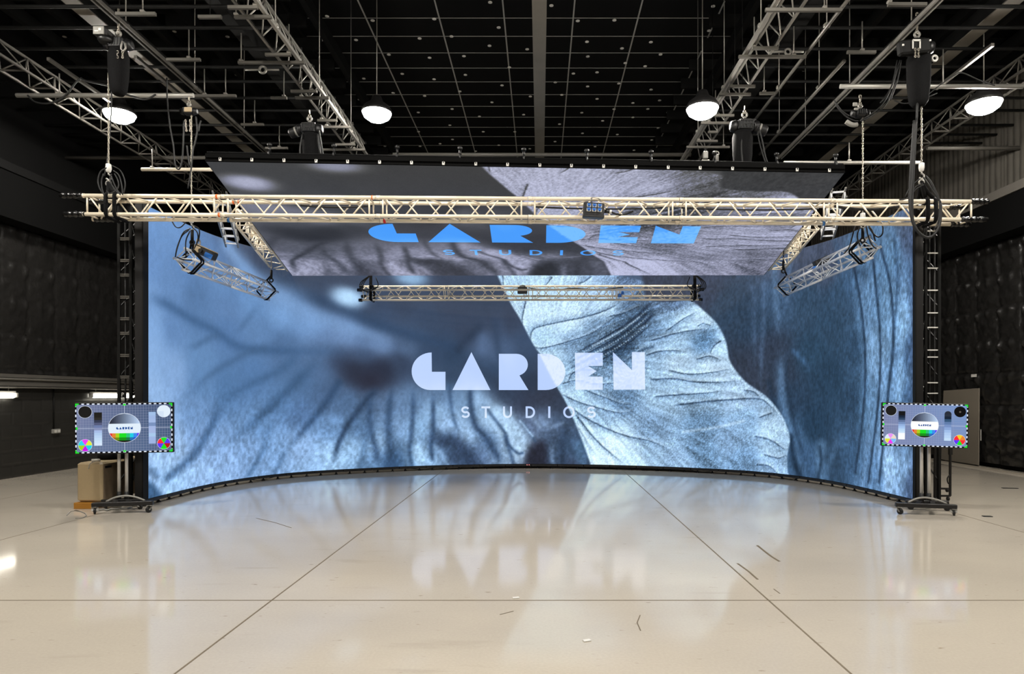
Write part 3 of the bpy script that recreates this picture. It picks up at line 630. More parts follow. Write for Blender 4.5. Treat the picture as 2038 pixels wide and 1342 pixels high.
# body behind the screen
def strip(s0, s1, z0, z1, o0, o1, n):
    """a curved slab following the wall between two offsets"""
    S_ = np.linspace(s0, s1, n); vs = []
    for s_ in S_:
        for o_, z_ in ((o0, z0), (o0, z1), (o1, z1), (o1, z0)): vs.append(wall_point(s_, z_, o_))
    fs = [(4*i+k, 4*i+(k+1) % 4, 4*i+4+(k+1) % 4, 4*i+4+k) for i in range(n-1) for k in range(4)] + [(3,2,1,0), (4*n-4, 4*n-3, 4*n-2, 4*n-1)]
    return MB().add(vs, fs, False)
strip(-.0, S_LEN, ZB-.006, ZT+.006, -.006, -.11, 140).build('cabinet_backs', M['frame'], led)
mb = MB()
for s0 in (0, S_LEN):
    a, b_ = wall_point(s0, 0, .003), wall_point(s0, 0, -.12); sg = -1 if s0 == 0 else 1
    mb.span(a[0], a[0]+sg*.016, a[1]-.01, b_[1]+.10, ZB-.02, ZT+.01)
mb.build('edge_trim', M['darksteel'], led)
NB = 30
mb = MB()
for k in range(NB):
    s = strip(k*S_LEN/NB+.006, (k+1)*S_LEN/NB-.006, .047, ZB-.007, .012, -.09, 6); mb.add(s.v, s.f)
    s = strip(k*S_LEN/NB+.1, (k+1)*S_LEN/NB-.1, .062, ZB-.02, .018, .01, 4); mb.add(s.v, s.f)
mb.build('base_beam', M['frame'], led)
foot = None
for k in range(2*NB):
    s0 = (k//2)*S_LEN/NB + (.12 if k % 2 == 0 else S_LEN/NB-.12); p = wall_point(s0, 0, -.04)
    if foot is None:
        mb = MB().lathe((0,0,0), [(.034,0),(.034,.006),(.024,.012),(.011,.016),(.011,.05)], n=12); mb.lathe((0,0,.02), [(.02,0),(.02,.008)], n=6)
        foot = mb.build('levelling_foot', M['black'], None); foot.parent = led; ORG[foot.name] = V((0,0,0))
    else:
        o = foot.copy(); COL.objects.link(o); foot_o = o
    (foot if k == 0 else foot_o).location = V(p) - ORG[led.name]
for s0 in (2.4, 5.3, 7.9, 9.2, 10.6, 12.2):
    P = [wall_point(s0+t*.45, .048-.03*math.sin(PI*t), -.03) for t in np.linspace(0, 1, 9)]
    MB().tube(P, .006, 6).build('loop_cable', M['rubber'], led)
p = wall_point(wall_sz(1051, 924)[0], .075, .02)
MB().box((p[0]-.02, p[1], p[2]), (.014,.006,.014)).box((p[0]+.02, p[1], p[2]), (.014,.006,.014)).build('indicator_light', M['red'], led)

# ------------------------------------------------------------------ the LED ceiling panel
NL, NR = pd(410,322,8.22), pd(1680,345,8.36)
FL, FR = pd(582,549,11.2), pd(1520,548,11.2)
NL, NR, FL, FR = map(np.array, (NL, NR, FL, FR))
def panel(u, t, off=0.0):                             # u left-right, t near-far
    u = np.asarray(u)[..., None]; t = np.asarray(t)[..., None]
    P = (NL*(1-u)+NR*u)*(1-t) + (FL*(1-u)+FR*u)*t
    P = P + np.array((0, -.25, -.97))*off
    return P
lp = thing('led_ceiling', 'tilted flat screen hanging over the stage, grey petal picture and blue lettering', 'led ceiling', (float((NL[0]+NR[0])/2), 9.7, 3.9))
S_A, S_B = wall_sz(820, 740)[0], wall_sz(1283, 740)[0]
T_T, T_Z = [0,.02,.125,.451,.627,.703,.758,.83,1], [3.68,3.62,3.24,2.26,1.53,1.217,.993,.545,.12]
def panel_sz(P, t): return S_A + (P[:, 0]+2.576)/4.946*(S_B-S_A), np.interp(t, T_T, T_Z)
nu, nv = 560, 210
uu, tt = np.meshgrid(np.linspace(0, 1, nu), np.linspace(0, 1, nv)); uu, tt = uu.ravel(), tt.ravel()
P = panel(uu, tt)
cs, cz = panel_sz(P, tt); c, gr = picture(cs, cz)
def grade(c, t):                                      # the shallow viewing side of the panel looks greyer and flatter
    lum = (c @ np.array((.3,.5,.2)))[:, None]; t = t[:, None]
    base = .055 + .72*lum
    grey = base * (np.array((1.0,1.0,1.0))*(1-t) + np.array((.92,.97,1.16))*t)
    tint = np.array((.93,.95,1.10)) * (.03 + .80*lum)
    k = np.clip((lum-.38)/.25, 0, 1)*.8 + .2*t
    return np.clip(grey*(1-k) + tint*k, 0, 1)
cg = grade(c, tt)
# dark centre of the big petal under the title
grid_object('screen', M['screen'], lp, P, cg, gr*.7+.05, nu, nv, True)
def panel_letters(name, polys_zoom):
    polys = []
    for Pz in polys_zoom:
        r = []
        for a, b in Pz:
            s_, z_ = wall_sz(780+a/3.774, 660+b/3.774)
            X = (s_-S_A)/(S_B-S_A)*4.946-2.576; t = np.interp(-z_, [-v for v in T_Z], T_T); r.append((X, t*3.04))
        polys.append(r)
    Vv, Ff = cut_fine(polys, .04); t = Vv[:, 1]/3.04
    xl = NL[0]*(1-t)+FL[0]*t; xr = NR[0]*(1-t)+FR[0]*t; u = (Vv[:, 0]-xl)/(xr-xl)
    Pn = panel(u, t, .004); s_, z_ = panel_sz(Pn, t); c, _ = picture(s_, z_); k = np.clip((c.mean(1, keepdims=True)-.3)/.4, 0, 1)
    return coloured(name, M['letters'], lp, Pn, Ff, _h((72,156,252)) + (_h((118,190,255))-_h((72,156,252)))*k)
panel_letters('title_lettering', list(letters().values()))['label'] = 'bright blue title letters on the tilted screen'
panel_letters('subtitle_lettering', studios())['label'] = 'small bright blue letters under the title'
mb = MB()
for a, b_ in (((0,0),(1,0)), ((1,0),(1,1)), ((1,1),(0,1)), ((0,1),(0,0))):
    mb.bar(panel(a[0], a[1], -.055), panel(b_[0], b_[1], -.055), .03, .09)
for u in np.linspace(.125, .875, 7): mb.bar(panel(u, .005, -.06), panel(u, .995, -.06), .5*1.98, .07)
mb.build('panel_backs', M['void'], lp)
mb = MB().bar(panel(0, 0, -.075)+np.array((0,-.02,0)), panel(1, 0, -.075)+np.array((0,-.02,0)), .05, .05)
mb.tube([panel(0, 0, -.125), panel(1, 0, -.125)], .018, 10); mb.build('edge_rail', M['void'], lp)
clips = [439,501,564,627,689,752,815,878,942,1005,1069,1132,1196,1260,1325,1389,1454,1519,1584,1649]
proto = None
for x in clips:
    p = V(panel((x-410)/1270, 0, -.035)) + V((0,-.028,0))
    if proto is None:
        mb = MB().box((0,0,0), (.034,.012,.055), bev=.004); mb2 = MB().box((0,-.008,.006), (.012,.006,.03))
        proto = mb.build('edge_clip', M['white']); proto.parent = lp; ORG[proto.name] = V((0,0,0)); sl = mb2.build('slot', M['black']); sl.parent = proto; o = proto
    else:
        o = proto.copy(); COL.objects.link(o); s2 = sl.copy(); COL.objects.link(s2); s2.parent = o
    o.location = p - ORG[lp.name]
for x in (533,660,785,910,1037,1163,1292,1420,1545,1665):
    p = V(panel((x-410)/1270, 0, -.125))
    mb = MB().torus(p, .035, .012, (1,0,0), 12, 6).cyl(p+V((0,0,.03)), p+V((0,0,.10)), .016, 8).lathe(p+V((0,0,.10)), [(.03,0),(.03,.03),(.018,.04)], n=10)
    mb.build('hanging_clamp', M['black'], lp)

# ------------------------------------------------------------------ trusses
def chords(c0, c1, half, roll, updir=(0,0,1)):
    c0, c1 = V(c0), V(c1); d = (c1-c0).normalized(); r = d.cross(V(updir)).normalized(); u = r.cross(d)
    ca, sa = math.cos(roll), math.sin(roll); a = r*ca+u*sa; b = u*ca-r*sa
    return [(a*i+b*j)*half for i, j in ((-1,1),(1,1),(1,-1),(-1,-1))], d
def lacing(mb, c0, c1, offs, n, br, ends=True, phase=0, gap=.12):
    c0, c1 = V(c0), V(c1)
    for k in range(4):
        a, b = offs[k], offs[(k+1) % 4]; st = (k+phase) % 2
        for i in range(n):
            t0, t1 = i/n, (i+1)/n; g = gap/n
            o0, o1 = (a, b) if (i+st) % 2 == 0 else (b, a)
            mb.tube([c0.lerp(c1, t0+g)+o0, c0.lerp(c1, t1-g)+o1], br, 6)
        if ends:
            for t in (.004, .996): mb.tube([c0.lerp(c1, t)+a, c0.lerp(c1, t)+b], br*1.1, 6)
# the long cream truss across the front
fl0, fr0 = V(pd(160,389.6,7.78)), V(pd(1948,401.6,8.02)); dx = (fr0-fl0)
back = V((-dx.y, dx.x, 0)).normalized()
ctr = lambda px: None
def on_front(px):                                     # point of the upper front chord seen at column px
    lo, hi = -.1, 1.1
    for _ in range(40):
        m = (lo+hi)/2; p = fl0 + dx*m
        if VX + F*p.x/p.y < px: lo = m
        else: hi = m
    return fl0 + dx*lo
SPC = .221
mt = thing('lighting_truss', 'long cream box truss spanning the whole width in front of the curved screen', 'truss', tuple(on_front(1051)))
secs = [160,440,748.5,1051,1352,1653,1946]
half_off = back*SPC/2 + V((0,0,-SPC/2))
for k in range(6):
    a, b = on_front(secs[k]) + half_off, on_front(secs[k+1]) + half_off; d = (b-a).normalized()
    offs = [back*(-SPC/2)+V((0,0,SPC/2)), back*(SPC/2)+V((0,0,SPC/2)), back*(SPC/2)+V((0,0,-SPC/2)), back*(-SPC/2)+V((0,0,-SPC/2))]
    mb = MB(); lacing(mb, a+d*.075, b-d*.075, offs, 7, .0095, phase=k % 2)
    sec = mb.build('truss_section', M['cream'], mt)
    for o_ in offs:
        mb = MB().tube([a+o_+d*.004, b+o_-d*.004], .0245, 12); mb.tube([a+o_+d*.0, a+o_+d*.05], .027, 12)
        mb.build('chord', M['cream'], sec)
a, b = on_front(secs[0]) + half_off, on_front(secs[-1]) + half_off; d = (b-a).normalized()
for e, o_, l0, l1 in [(a, 0, -.24, .03), (a, 1, -.05, .22), (a, 2, .02, .30), (a, 3, -.20, .06), (b, 0, -.09, .13), (b, 1, -.22, .02), (b, 2, -.20, .06), (b, 3, -.22, .12)]:
    if e is a and o_ == 1: l0, l1 = -.06, .2
    P = [e+offs[o_]+d*(l0+(l1-l0)*t) for t in np.linspace(0, 1, 12)]
    MB().tube(P, [.026]+[.033+.006*math.sin(i*2.3+o_) for i in range(10)]+[.029], 10).build('taped_end', M['tape'], mt)['label'] = 'chord end wrapped in shiny black tape'
for px, o_, m_, w in ((432,0,'orange',.02),(449,1,'orange',.02),(460,1,'orange',.02),(437,3,'orange',.02),(758,2,'redtape',.03),(741,0,'orange',.012),(439,2,'bluetape',.03),(1655,2,'bluetape',.03)):
    p = on_front(px) + half_off + offs[o_]; MB().tube([p-d*w/2, p+d*w/2], .0285, 12).build('tape_band', M[m_], mt)['label'] = {'orange':'orange','redtape':'red','bluetape':'blue'}[m_]+' tape band'
def tagged_cable(name, pts, r, label, mat_='rubber', group=None, cat='cable', nn=8):
    return tag(MB().tube(pts, r, nn).build(name, M[mat_]), label, cat, group)
def sag(p0, p1, drop, n=14): return [V(p0).lerp(V(p1), t) - V((0,0,drop*4*t*(1-t))) for t in np.linspace(0, 1, n)]
for px0, px1, name in ((590,735,'black cable lying in the cream truss left of the red tape'), (1065,1330,'black cable lying in the cream truss around the socket box'), (1362,1640,'black cable lying in the cream truss right of the socket box')):
    p0, p1 = on_front(px0)+back*.15+V((0,0,-.055)), on_front(px1)+back*.15+V((0,0,-.055))
    tagged_cable('cable', sag(p0, p1, .02), .011, name)
p0, p1 = on_front(1670)+back*.12+V((0,0,-.03)), on_front(1800)+back*.12+V((0,0,-.03))
tagged_cable('cable', sag(p0, p1, .04), .018, 'brownish cable bundle in the right end of the cream truss')
# socket box clamped on the long truss
p = V(pd(1181,420,7.82)); bx = thing('socket_box', 'black power box with six blue sockets clamped on the long cream truss', 'power box', tuple(p))
R = Matrix.Rotation(.06, 3, 'Y')
MB().box(p, (.25,.12,.17), R, .008).box(p+R@V((0,-.03,-.075)), (.255,.08,.03), R, .006).build('housing', M['black'], bx)
for i in range(3):
    for j in range(2):
        c = p + R @ V((-.06+i*.064, -.068, .045-j*.052))
        mb = MB().box(c, (.05,.02,.046), R, .006); s_ = mb.build('socket', M['white'], bx)
        MB().box(c+R@V((0,-.014,.006)), (.042,.012,.026), R, .005).cyl(c+R@V((0,-.014,-.002)), c+R@V((0,-.03,-.012)), .013, 8).build('socket_cover', M['blue'], s_)
MB().cyl(p+V((.13,-.02,-.01)), p+V((.19,-.02,-.015)), .022, 10).build('cable_gland', M['black'], bx); MB().cyl(p+V((.19,-.02,-.015)), p+V((.215,-.02,-.018)), .024, 10).build('collar', M['white'], bx)
MB().tube([p+V((.21,-.02,-.018)), p+V((.27,.02,-.03)), p+V((.36,.12,-.02)), p+V((.5,.2,.05))], .012, 8).build('power_lead', M['rubber'], bx)
MB().tube([p+V((-.02,0,.08)), p+V((-.03,-.01,.15)), p+V((0,-.01,.16)), p+V((.06,.0,.15)), p+V((.09,.04,.14))], .005, 6).torus(p+V((-.02,0,.13)), .03, .006, (1,0,0), 12, 6).build('clamp', M['steel'], bx)

def small_truss(name, label, c0, c1, half, roll, secs_, cr, br, material, wraps=(), group=None):
    c0, c1 = V(c0), V(c1); offs, d = chords(c0, c1, half, roll)
    t = thing(name, label, 'truss', tuple((c0+c1)/2), group)
    for k in range(secs_):
        a, b = c0.lerp(c1, k/secs_), c0.lerp(c1, (k+1)/secs_)
        mb = MB(); n = max(4, round((b-a).length/(half*2.1))); lacing(mb, a+d*.03, b-d*.03, offs, n, br, phase=k % 2)
        s_ = mb.build('truss_section', M[material], t)
        for o_ in offs: MB().tube([a+o_+d*.002, b+o_-d*.002], cr, 12).build('chord', M[material], s_)
    for e, sg in wraps:
        for i, o_ in enumerate(offs):
            q_ = (c0 if e == 0 else c1) + o_; MB().tube([q_-d*sg*(.02 if i % 2 else .0), q_+d*sg*.06], [cr*1.7, cr*1.5], 10).build('taped_end', M['tape'], t)
    if not wraps:
        for e, sg in ((c0, -1), (c1, 1)):
            MB().tube([e+offs[0], e+offs[2]], br*1.2, 6).build('end_brace', M[material], t)
    return t, offs, d
PI4 = PI/4
lc0, lc1 = V(pd(365,515,8.5)), V(pd(537.5,581,10.6))
lt_ = small_truss('hanging_truss', 'silver square truss slung at the left inside the curved screen', lc0, lc1, .0985, PI4-.08, 2, .0175, .007, 'alu')
rc0, rc1 = V(pd(1734,492,8.5)), V(pd(1557,573,10.6))
rt_ = small_truss('hanging_truss', 'silver square truss slung at the right inside the curved screen', rc0, rc1, .0985, PI4+.08, 2, .0175, .007, 'alu')
bc0, bc1 = V(pd(722,584,11.45)), V(pd(1390,583,11.45))
bt_ = small_truss('hanging_truss', 'cream truss hanging level under the far edge of the tilted screen', bc0, bc1, .0925, -.50, 4, .0185, .006, 'cream', ((0,-1),(1,1)))
# ------------------------------------------------------------------ slings, straps and chains
def chain_mesh(p0, p1, pitch=.03, w=.011, r=.0042, twist=0):
    p0, p1 = V(p0), V(p1); d = p1-p0; L = d.length; d.normalize(); n = max(1, int(L/pitch)); mb = MB()
    u = d.cross(V((0,1,0))).normalized() if abs(d.y) < .9 else d.cross(V((1,0,0))).normalized(); w_ = d.cross(u)
    for i in range(n):
        c = p0 + d*(i+.5)*L/n; s_ = u if (i+twist) % 2 == 0 else w_; h = pitch*.36
        P = []
        for k in range(8):
            q = 2*PI*k/8; e = h if math.sin(q) >= 0 else -h
            P.append(c + s_*math.cos(q)*w*.8 + d*(math.sin(q)*w*.8+e*.62))
        mb.tube(P, r, 5, closed=True)
    return mb
def ring_around(c, d, half, r, w, roll=0.0):          # a sling wrapped once round a square truss
    d = V(d).normalized(); x = d.cross(V((0,0,1))).normalized(); z = x.cross(d)
    x, z = x*math.cos(roll)+z*math.sin(roll), z*math.cos(roll)-x*math.sin(roll)
    P = [c + x*a*half + z*b*half for a, b in ((-1,-.8),(-.8,-1),(.8,-1),(1,-.8),(1,.8),(.8,1),(-.8,1),(-1,.8))]
    return P
def hoist(name, label, c, size, chain_to, bag=.5, bag_dx=0.0, flip=1, group=None, text=False, hook_up=.35, motor=True, chain=True, cw=.011):
    """c: centre of the body, size: body width; chain runs down to chain_to"""
    c = V(c); s = size; t = thing(name, label, 'chain hoist', tuple(c), group)
    mb = MB().box(c, (s*.55, s*.5, s*.42), bev=s*.07)
    for k in (-1, 1): mb.lathe(c+V((k*s*.27,0,0)), [(s*.20,0),(s*.21,k*s*.06),(s*.17,k*s*.2),(s*.10,k*s*.23)], (1,0,0), 18)
    for k in range(5): mb.box(c+V((-.2*s+.1*s*k, -s*.255, .02*s)), (s*.05, .012, s*.26), bev=.004)
    mb.build('gear_housing', M['black'], t)
    if motor:
        MB().lathe(c+V((flip*-s*.30,0,-s*.02)), [(s*.17,0),(s*.18,s*.05),(s*.18,s*.42),(s*.15,s*.47)], (-flip,0,-.35), 20).build('motor', M['frame'], t)
        MB().lathe(c+V((flip*-s*.47,0,-s*.08)), [(s*.185,0),(s*.19,s*.03),(s*.185,s*.06)], (-flip,0,-.35), 20).build('motor_band', M['grey'], t)
    MB().cyl(c+V((0,0,s*.2)), c+V((0,0,s*.34)), .02, 8).torus(c+V((0,0,s*.40)), s*.08, .014, (0,1,0), 14, 6).build('top_hook', M['steel'], t)
    up = c+V((0,0,s*.42)); chain_mesh(up, up+V((0,0,hook_up)), .045, .018, .007).build('suspension_chain', M['chain'], t)
    if bag:
        b0 = c+V((bag_dx,0,-s*.24)); w = s*.34
        MB().lathe(b0, [(w*.82,.02),(w,-.05),(w*.96,-bag*.55),(w*.8,-bag*.9),(w*.5,-bag)], (0,0,1), 14).build('chain_bag', M['cloth'], t)
    if chain:
        ct = V(chain_to); top = V((ct.x, ct.y, c.z-s*.2))
        chain_mesh(top, ct+V((0,0,.10)), .032, cw, .0045).build('load_chain', M['chain'], t)
        h = MB().lathe(ct+V((0,0,.10)), [(.012,.06),(.03,.05),(.034,0),(.026,-.04),(.012,-.05)], n=14)
        hb = h.build('hook_block', M['white'], t)
        MB().tube([ct+V((.0,0,.055)), ct+V((.0,0,.03)), ct+V((.03,0,.01)), ct+V((.03,0,-.025)), ct+V((0,0,-.04)), ct+V((-.028,0,-.02))], .010, 8).build('hook', M['steel'], hb)
    return t
# left end of the long truss
sl0 = on_front(222) + half_off; tp = V(pd(216,352,7.9))
h1 = hoist('chain_hoist', 'black chain hoist holding the left end of the long cream truss', pd(236,90,7.9), .34, tp, .52, .0, -1, hook_up=.30, motor=False)
mb = MB(); c0 = V(pd(208,70,7.82)); mb.box(c0, (.16,.20,.125), bev=.03); mb.build('control_box', M['frame'], h1)
MB().box(c0+V((0,-.105,0)), (.13,.012,.095), bev=.02).build('box_cover', M['grey'], h1); MB().box(c0+V((.02,-.114,.008)), (.03,.006,.03)).box(c0+V((-.02,-.114,-.012)), (.045,.006,.012)).build('warning_label', M['white'], h1)
MB().lathe(c0+V((.02,0,-.05)), [(.085,.02),(.09,-.02),(.07,-.05)], n=18).build('motor_end', M['black'], h1)
MB().tube([V(pd(244,82,7.8)), V(pd(241,90,7.8)), V(pd(241,98,7.8)), V(pd(246,102,7.8)), V(pd(250,96,7.8)), V(pd(249,86,7.8))], .011, 6).build('chain_guide', M['steel'], h1)
for x in (234, 244): chain_mesh(pd(x,101,7.8), pd(x,116,7.8), .03, .012, .0045).build('slack_chain', M['chain'], h1)
# right end of the long truss
tp2 = V(pd(1834,350,7.95))
h2 = hoist('chain_hoist', 'big black chain hoist holding the right end of the long cream truss', pd(1825,95,7.95), .40, tp2, .62, .02, 1, hook_up=.26, motor=False)
c0 = V(pd(1823,90,7.75)); MB().box(c0+V((0,.05,0)), (.37,.1,.17), Matrix.Rotation(-.10,3,'Y'), .02).build('control_box', M['darksteel'], h2)
mb = MB()
for dx_ in (-.042, .042): mb.box(c0+V((dx_,-.01,.005)), (.012,.012,.10))
mb.box(c0+V((0,-.01,.052)), (.09,.012,.02)); mb.build('chain_guide', M['white'], h2)
MB().box(c0+V((-.155,-.005,.0)), (.02,.012,.02)).box(c0+V((.165,-.005,.055)), (.02,.012,.02)).build('bolt', M['white'], h2)
for dx_ in (-.02, .02): chain_mesh(c0+V((dx_,-.02,-.04)), c0+V((dx_,-.02,-.16)), .03, .012, .0045).build('slack_chain', M['chain'], h2)
MB().torus(V(pd(1860,116,7.9)), .032, .013, (0,1,0), 14, 6).build('plug_ring', M['white'], h2)
def sling(label, c, tip, half, d, r=.018, spread=.12, loops=1, group=None):
    t = thing('hanging_sling', label, 'sling', tuple(tip), group); c, tip, d = V(c), V(tip), V(d).normalized()
    for i, s_ in enumerate((-1, 1)):
        q_ = c + d*s_*spread
        mb = MB(); ring = ring_around(q_, d, half+.03, 0, 0); mb.tube(ring, r, 8, closed=True)
        mb.tube(curve([q_ + V((0,-half-.03,half*.6)), q_+V((0,-half*.8,half+.05)), q_.lerp(tip, .5)+V((0,-.05,.05)), tip]), r, 8)
        mb.tube(curve([q_ + V((0,half+.03,half*.6)), q_+V((0,half*.8,half+.05)), q_.lerp(tip, .5)+V((0,.05,.05)), tip]), r, 8)
        mb.build('sling_loop', M['cloth'], t)
    MB().torus(tip, .03, .010, (0,1,0), 12, 6).build('shackle', M['steel'], t)
    return t
sling('black lifting sling round the left end of the long cream truss', sl0+d*.0, tp+V((0,0,-.08)), .11, dx, .022, .05)
sr0 = on_front(1852) + half_off
sling('black lifting sling round the right end of the long cream truss', sr0, tp2+V((0,0,-.08)), .11, dx, .024, .05)
# second pair of hoists, over the hanging side trusses
def lateral(y, X0, X1, z, r, name, label, cat, material='pipe', kind=None, group=None):
    dd = F*(z-EYE)/(VY-y); return dd
l_top = V(pd(381,452,8.5)); r_top = V(pd(1717,448,8.5))
h3 = hoist('chain_hoist', 'small chain hoist with a pale plate over the left hanging truss', pd(376,222,8.5), .22, l_top+V((0,0,.0)), 0, hook_up=.10, motor=False, cw=.009)
c0 = V(pd(374,218,8.36)); MB().box(c0, (.095,.02,.06), bev=.006).build('name_plate', M['beige'], h3)
for dx_ in (-.03, .03): chain_mesh(V(pd(374,238,8.4))+V((dx_,0,0)), V(pd(375,262,8.4))+V((dx_*.8,0,0)), .03, .012, .0045).build('slack_chain', M['chain'], h3)
h4 = hoist('chain_hoist', 'small black chain hoist with tangled leads over the right hanging truss', pd(1712,226,8.5), .24, r_top, 0, hook_up=.14, motor=False, cw=.009)
MB().box(V(pd(1702,208,8.36)), (.06,.02,.05), bev=.006).box(V(pd(1704,217,8.36)), (.05,.02,.03), bev=.006).build('name_plate', M['grey'], h4)
MB().tube(path([(1684,242),(1692,247),(1700,249),(1706,248)], 8.4), [.03]*18+[.03], 8).build('wrapped_plug', M['grey'], h4)
def drop_sling(label, top, c, d, half, r, group=None, straps=1):
    t = thing('hanging_sling', label, 'sling', tuple(top), group); c, top, d = V(c), V(top), V(d).normalized(); mb = MB()
    for k in range(straps):
        q_ = c + d*(k-.5*(straps-1))*.05
        mb.tube(ring_around(q_, d, half, 0, 0, PI/4), r, 8, closed=True); mb.tube([q_+V((0,0,half*1.25)), q_.lerp(top,.5)+V((.01*k,0,half*.6)), top], r, 8)
    mb.build('sling_loop', M['cloth'], t)
    MB().cyl(top+V((0,0,-.06)), top+V((0,0,.08)), .02, 8).torus(top+V((0,0,-.08)), .028, .010, (0,1,0), 12, 6).build('shackle', M['darksteel'], t)
    return t
dl, dr = (lc1-lc0).normalized(), (rc1-rc0).normalized()
drop_sling('black sling round the near end of the left hanging truss', l_top+V((.01,0,-.12)), lc0+dl*.16, dl, .122, .013, straps=2)
drop_sling('black sling round the near end of the right hanging truss', r_top+V((0,0,-.12)), rc0+dr*.2, dr, .122, .013, straps=2)
lf, rf = lc1-dl*.12, rc1-dr*.14
drop_sling('black sling round the far end of the left hanging truss', V(pd(540,548,10.4)), lf, dl, .12, .013)
drop_sling('black sling round the far end of the right hanging truss', V(pd(1559,530,10.4)), rf, dr, .12, .013)
tag(chain_mesh(V(pd(540,542,10.4)), V(pd(540,503,10.4)), .032, .012, .005).build('hanging_chain', M['chain']), 'zinc chain carrying the far end of the left hanging truss', 'chain')
tag(chain_mesh(V(pd(1559,524,10.4)), V(pd(1560,488,10.4)), .032, .012, .005).build('hanging_chain', M['darksteel']), 'dark chain carrying the far end of the right hanging truss', 'chain')
for px, side in ((741,'left'), (1380,'right')):
    c = bc0.lerp(bc1, (px-722)/(1390-722)); top = V((c.x, c.y, 3.50))
    t = thing('hanging_strap', f'black strap holding the {side} end of the level cream truss under the tilted screen', 'strap', tuple(top))
    MB().bar(c+V((0,-.12,-.13)), V((c.x, c.y-.10, 3.53)), .05, .014, (0,1,0)).tube(ring_around(c, (1,0,0), .125, 0, 0), .022, 8, closed=True).build('webbing', M['cloth'], t)
    mb = MB(); sg = -1 if side == 'left' else 1
    for k in range(3): mb.tube(curve([c+V((sg*.0,-.16-.01*k,.28)), c+V((sg*(.10+.03*k),-.16,.16)), c+V((sg*(.12+.02*k),-.16,.04)), c+V((sg*.02,-.16,-.02+.03*k))]+([c+V((-sg*.14,-.16,.1)), c+V((-sg*.1,-.16,.25))] if k else [])), .008, 6)
    mb.build('lead_loops', M['rubber'], t)
# boxes fixed on the hanging trusses
p = lc0.lerp(lc1, .16) + V((.09,-.04,.16)); R = Matrix.Rotation(.42, 3, 'Y')
bx = thing('power_box', 'cream-faced power box on top of the left hanging truss', 'power box', tuple(p))
MB().box(p, (.30,.12,.11), R, .012).build('housing', M['frame'], bx); MB().box(p+R@V((-.09,-.062,.0)), (.09,.01,.08), R, .006).box(p+R@V((0,0,.058)), (.28,.11,.012), R, .004).build('face_plate', M['beige'], bx)
MB().box(p+R@V((.09,-.065,-.02)), (.11,.016,.07), R, .006).build('socket_cover', M['blue'], bx); MB().cyl(p+R@V((-.03,-.06,.0)), p+R@V((-.03,-.085,.0)), .024, 12).build('socket', M['black'], bx)
MB().torus(p+R@V((-.14,0,.09)), .04, .012, (1,0,0), 12, 6).build('clamp', M['steel'], bx)
p = rc0.lerp(rc1, .54) + V((.02,-.05,.135)); R = Matrix.Rotation(-.42, 3, 'Y')
bx = thing('power_box', 'small black power box on top of the right hanging truss', 'power box', tuple(p))
MB().box(p, (.23,.10,.09), R, .012).build('housing', M['black'], bx); MB().box(p+R@V((-.04,-.052,.004)), (.06,.01,.05), R, .006).box(p+R@V((.05,-.052,.004)), (.05,.01,.05), R, .006).build('socket', M['frame'], bx)
MB().box(p+R@V((-.13,-.02,-.05)), (.07,.05,.05), R, .01).build('socket_cover', M['blue'], bx)
p = bc0.lerp(bc1, (1040-722)/(1390-722)) + V((0,-.08,.03))
bx = thing('power_box', 'black power box fixed in the middle of the level cream truss', 'power box', tuple(p))
MB().box(p, (.17,.09,.11), bev=.01).build('housing', M['black'], bx); MB().lathe(p+V((0,0,.055)), [(.06,0),(.05,.03),(.012,.045)], n=14).build('clamp', M['steel'], bx)
p = bc0.lerp(bc1, (1232-722)/(1390-722)) + V((0,-.10,-.07))
MBt = MB().lathe(p, [(.03,-.02),(.034,0),(.03,.03),(.012,.04)], n=12); MBt.lathe(p+V((.05,0,.05)), [(.022,-.02),(.026,0),(.02,.03)], n=12)
tag(MBt.build('blue_plug', M['blue']), 'blue plug hanging in the right half of the level cream truss', 'plug')
tagged_cable('cable', path([(1052,573,11.36),(1090,578,11.36),(1140,574,11.36),(1190,576,11.36),(1240,572,11.36)], 11.36), .008, 'thin black cable along the top of the level cream truss')
# loops of cable round the hooks
def coil(label, loops, dd, r=.008, group=None, extra=()):
    t = thing('hanging_cable_coil', label, 'cable', pd(loops[0][0][0], loops[0][0][1], dd), group)
    mb = MB()
    for L_ in loops: mb.tube(path(L_, dd), r, 6)
    mb.build('loops', M['rubber'], t)
    for L_, rr in extra: MB().tube(path(L_, dd), rr, 8).build('trunk_cable', M['rubber'], t)
    return t
coil('black cable coils hanging at the hook over the left end of the cream truss', [
 [(212,334),(200,342),(195,358),(197,372),(204,385)], [(206,346),(202,360),(203,376),(207,388)], [(224,330),(238,338),(246,352),(249,368),(246,385)],
 [(226,340),(236,348),(242,368),(244,388)], [(222,346),(219,358),(226,374),(240,388)], [(228,346),(234,358),(236,370),(230,380),(218,385),(212,380)], [(222,352),(228,368),(238,386)]], 7.66, .0075)
coil('long black cable loops hanging over the right end of the cream truss', [
 [(1843,350),(1853,362),(1862,380),(1869,398),(1870,420),(1867,440),(1861,455)], [(1838,352),(1850,370),(1862,388),(1872,402),(1873,425),(1869,445)], [(1836,366),(1822,372),(1814,388),(1802,396),(1790,398)],
 [(1838,368),(1824,376),(1815,386)], [(1830,356),(1812,372),(1802,390)], [(1845,352),(1858,376),(1868,400)]], 7.68, .0075,
 extra=[([(1822,240),(1818,300),(1815,350),(1812,395),(1813,425),(1820,450),(1832,466),(1846,473),(1858,468),(1868,452),(1872,430),(1872,405)], .017), ([(1819,240),(1814,310),(1811,360),(1810,400),(1814,430),(1822,450)], .013), ([(1824,235),(1821,300),(1818,360),(1816,410),(1818,440),(1826,458)], .011)])
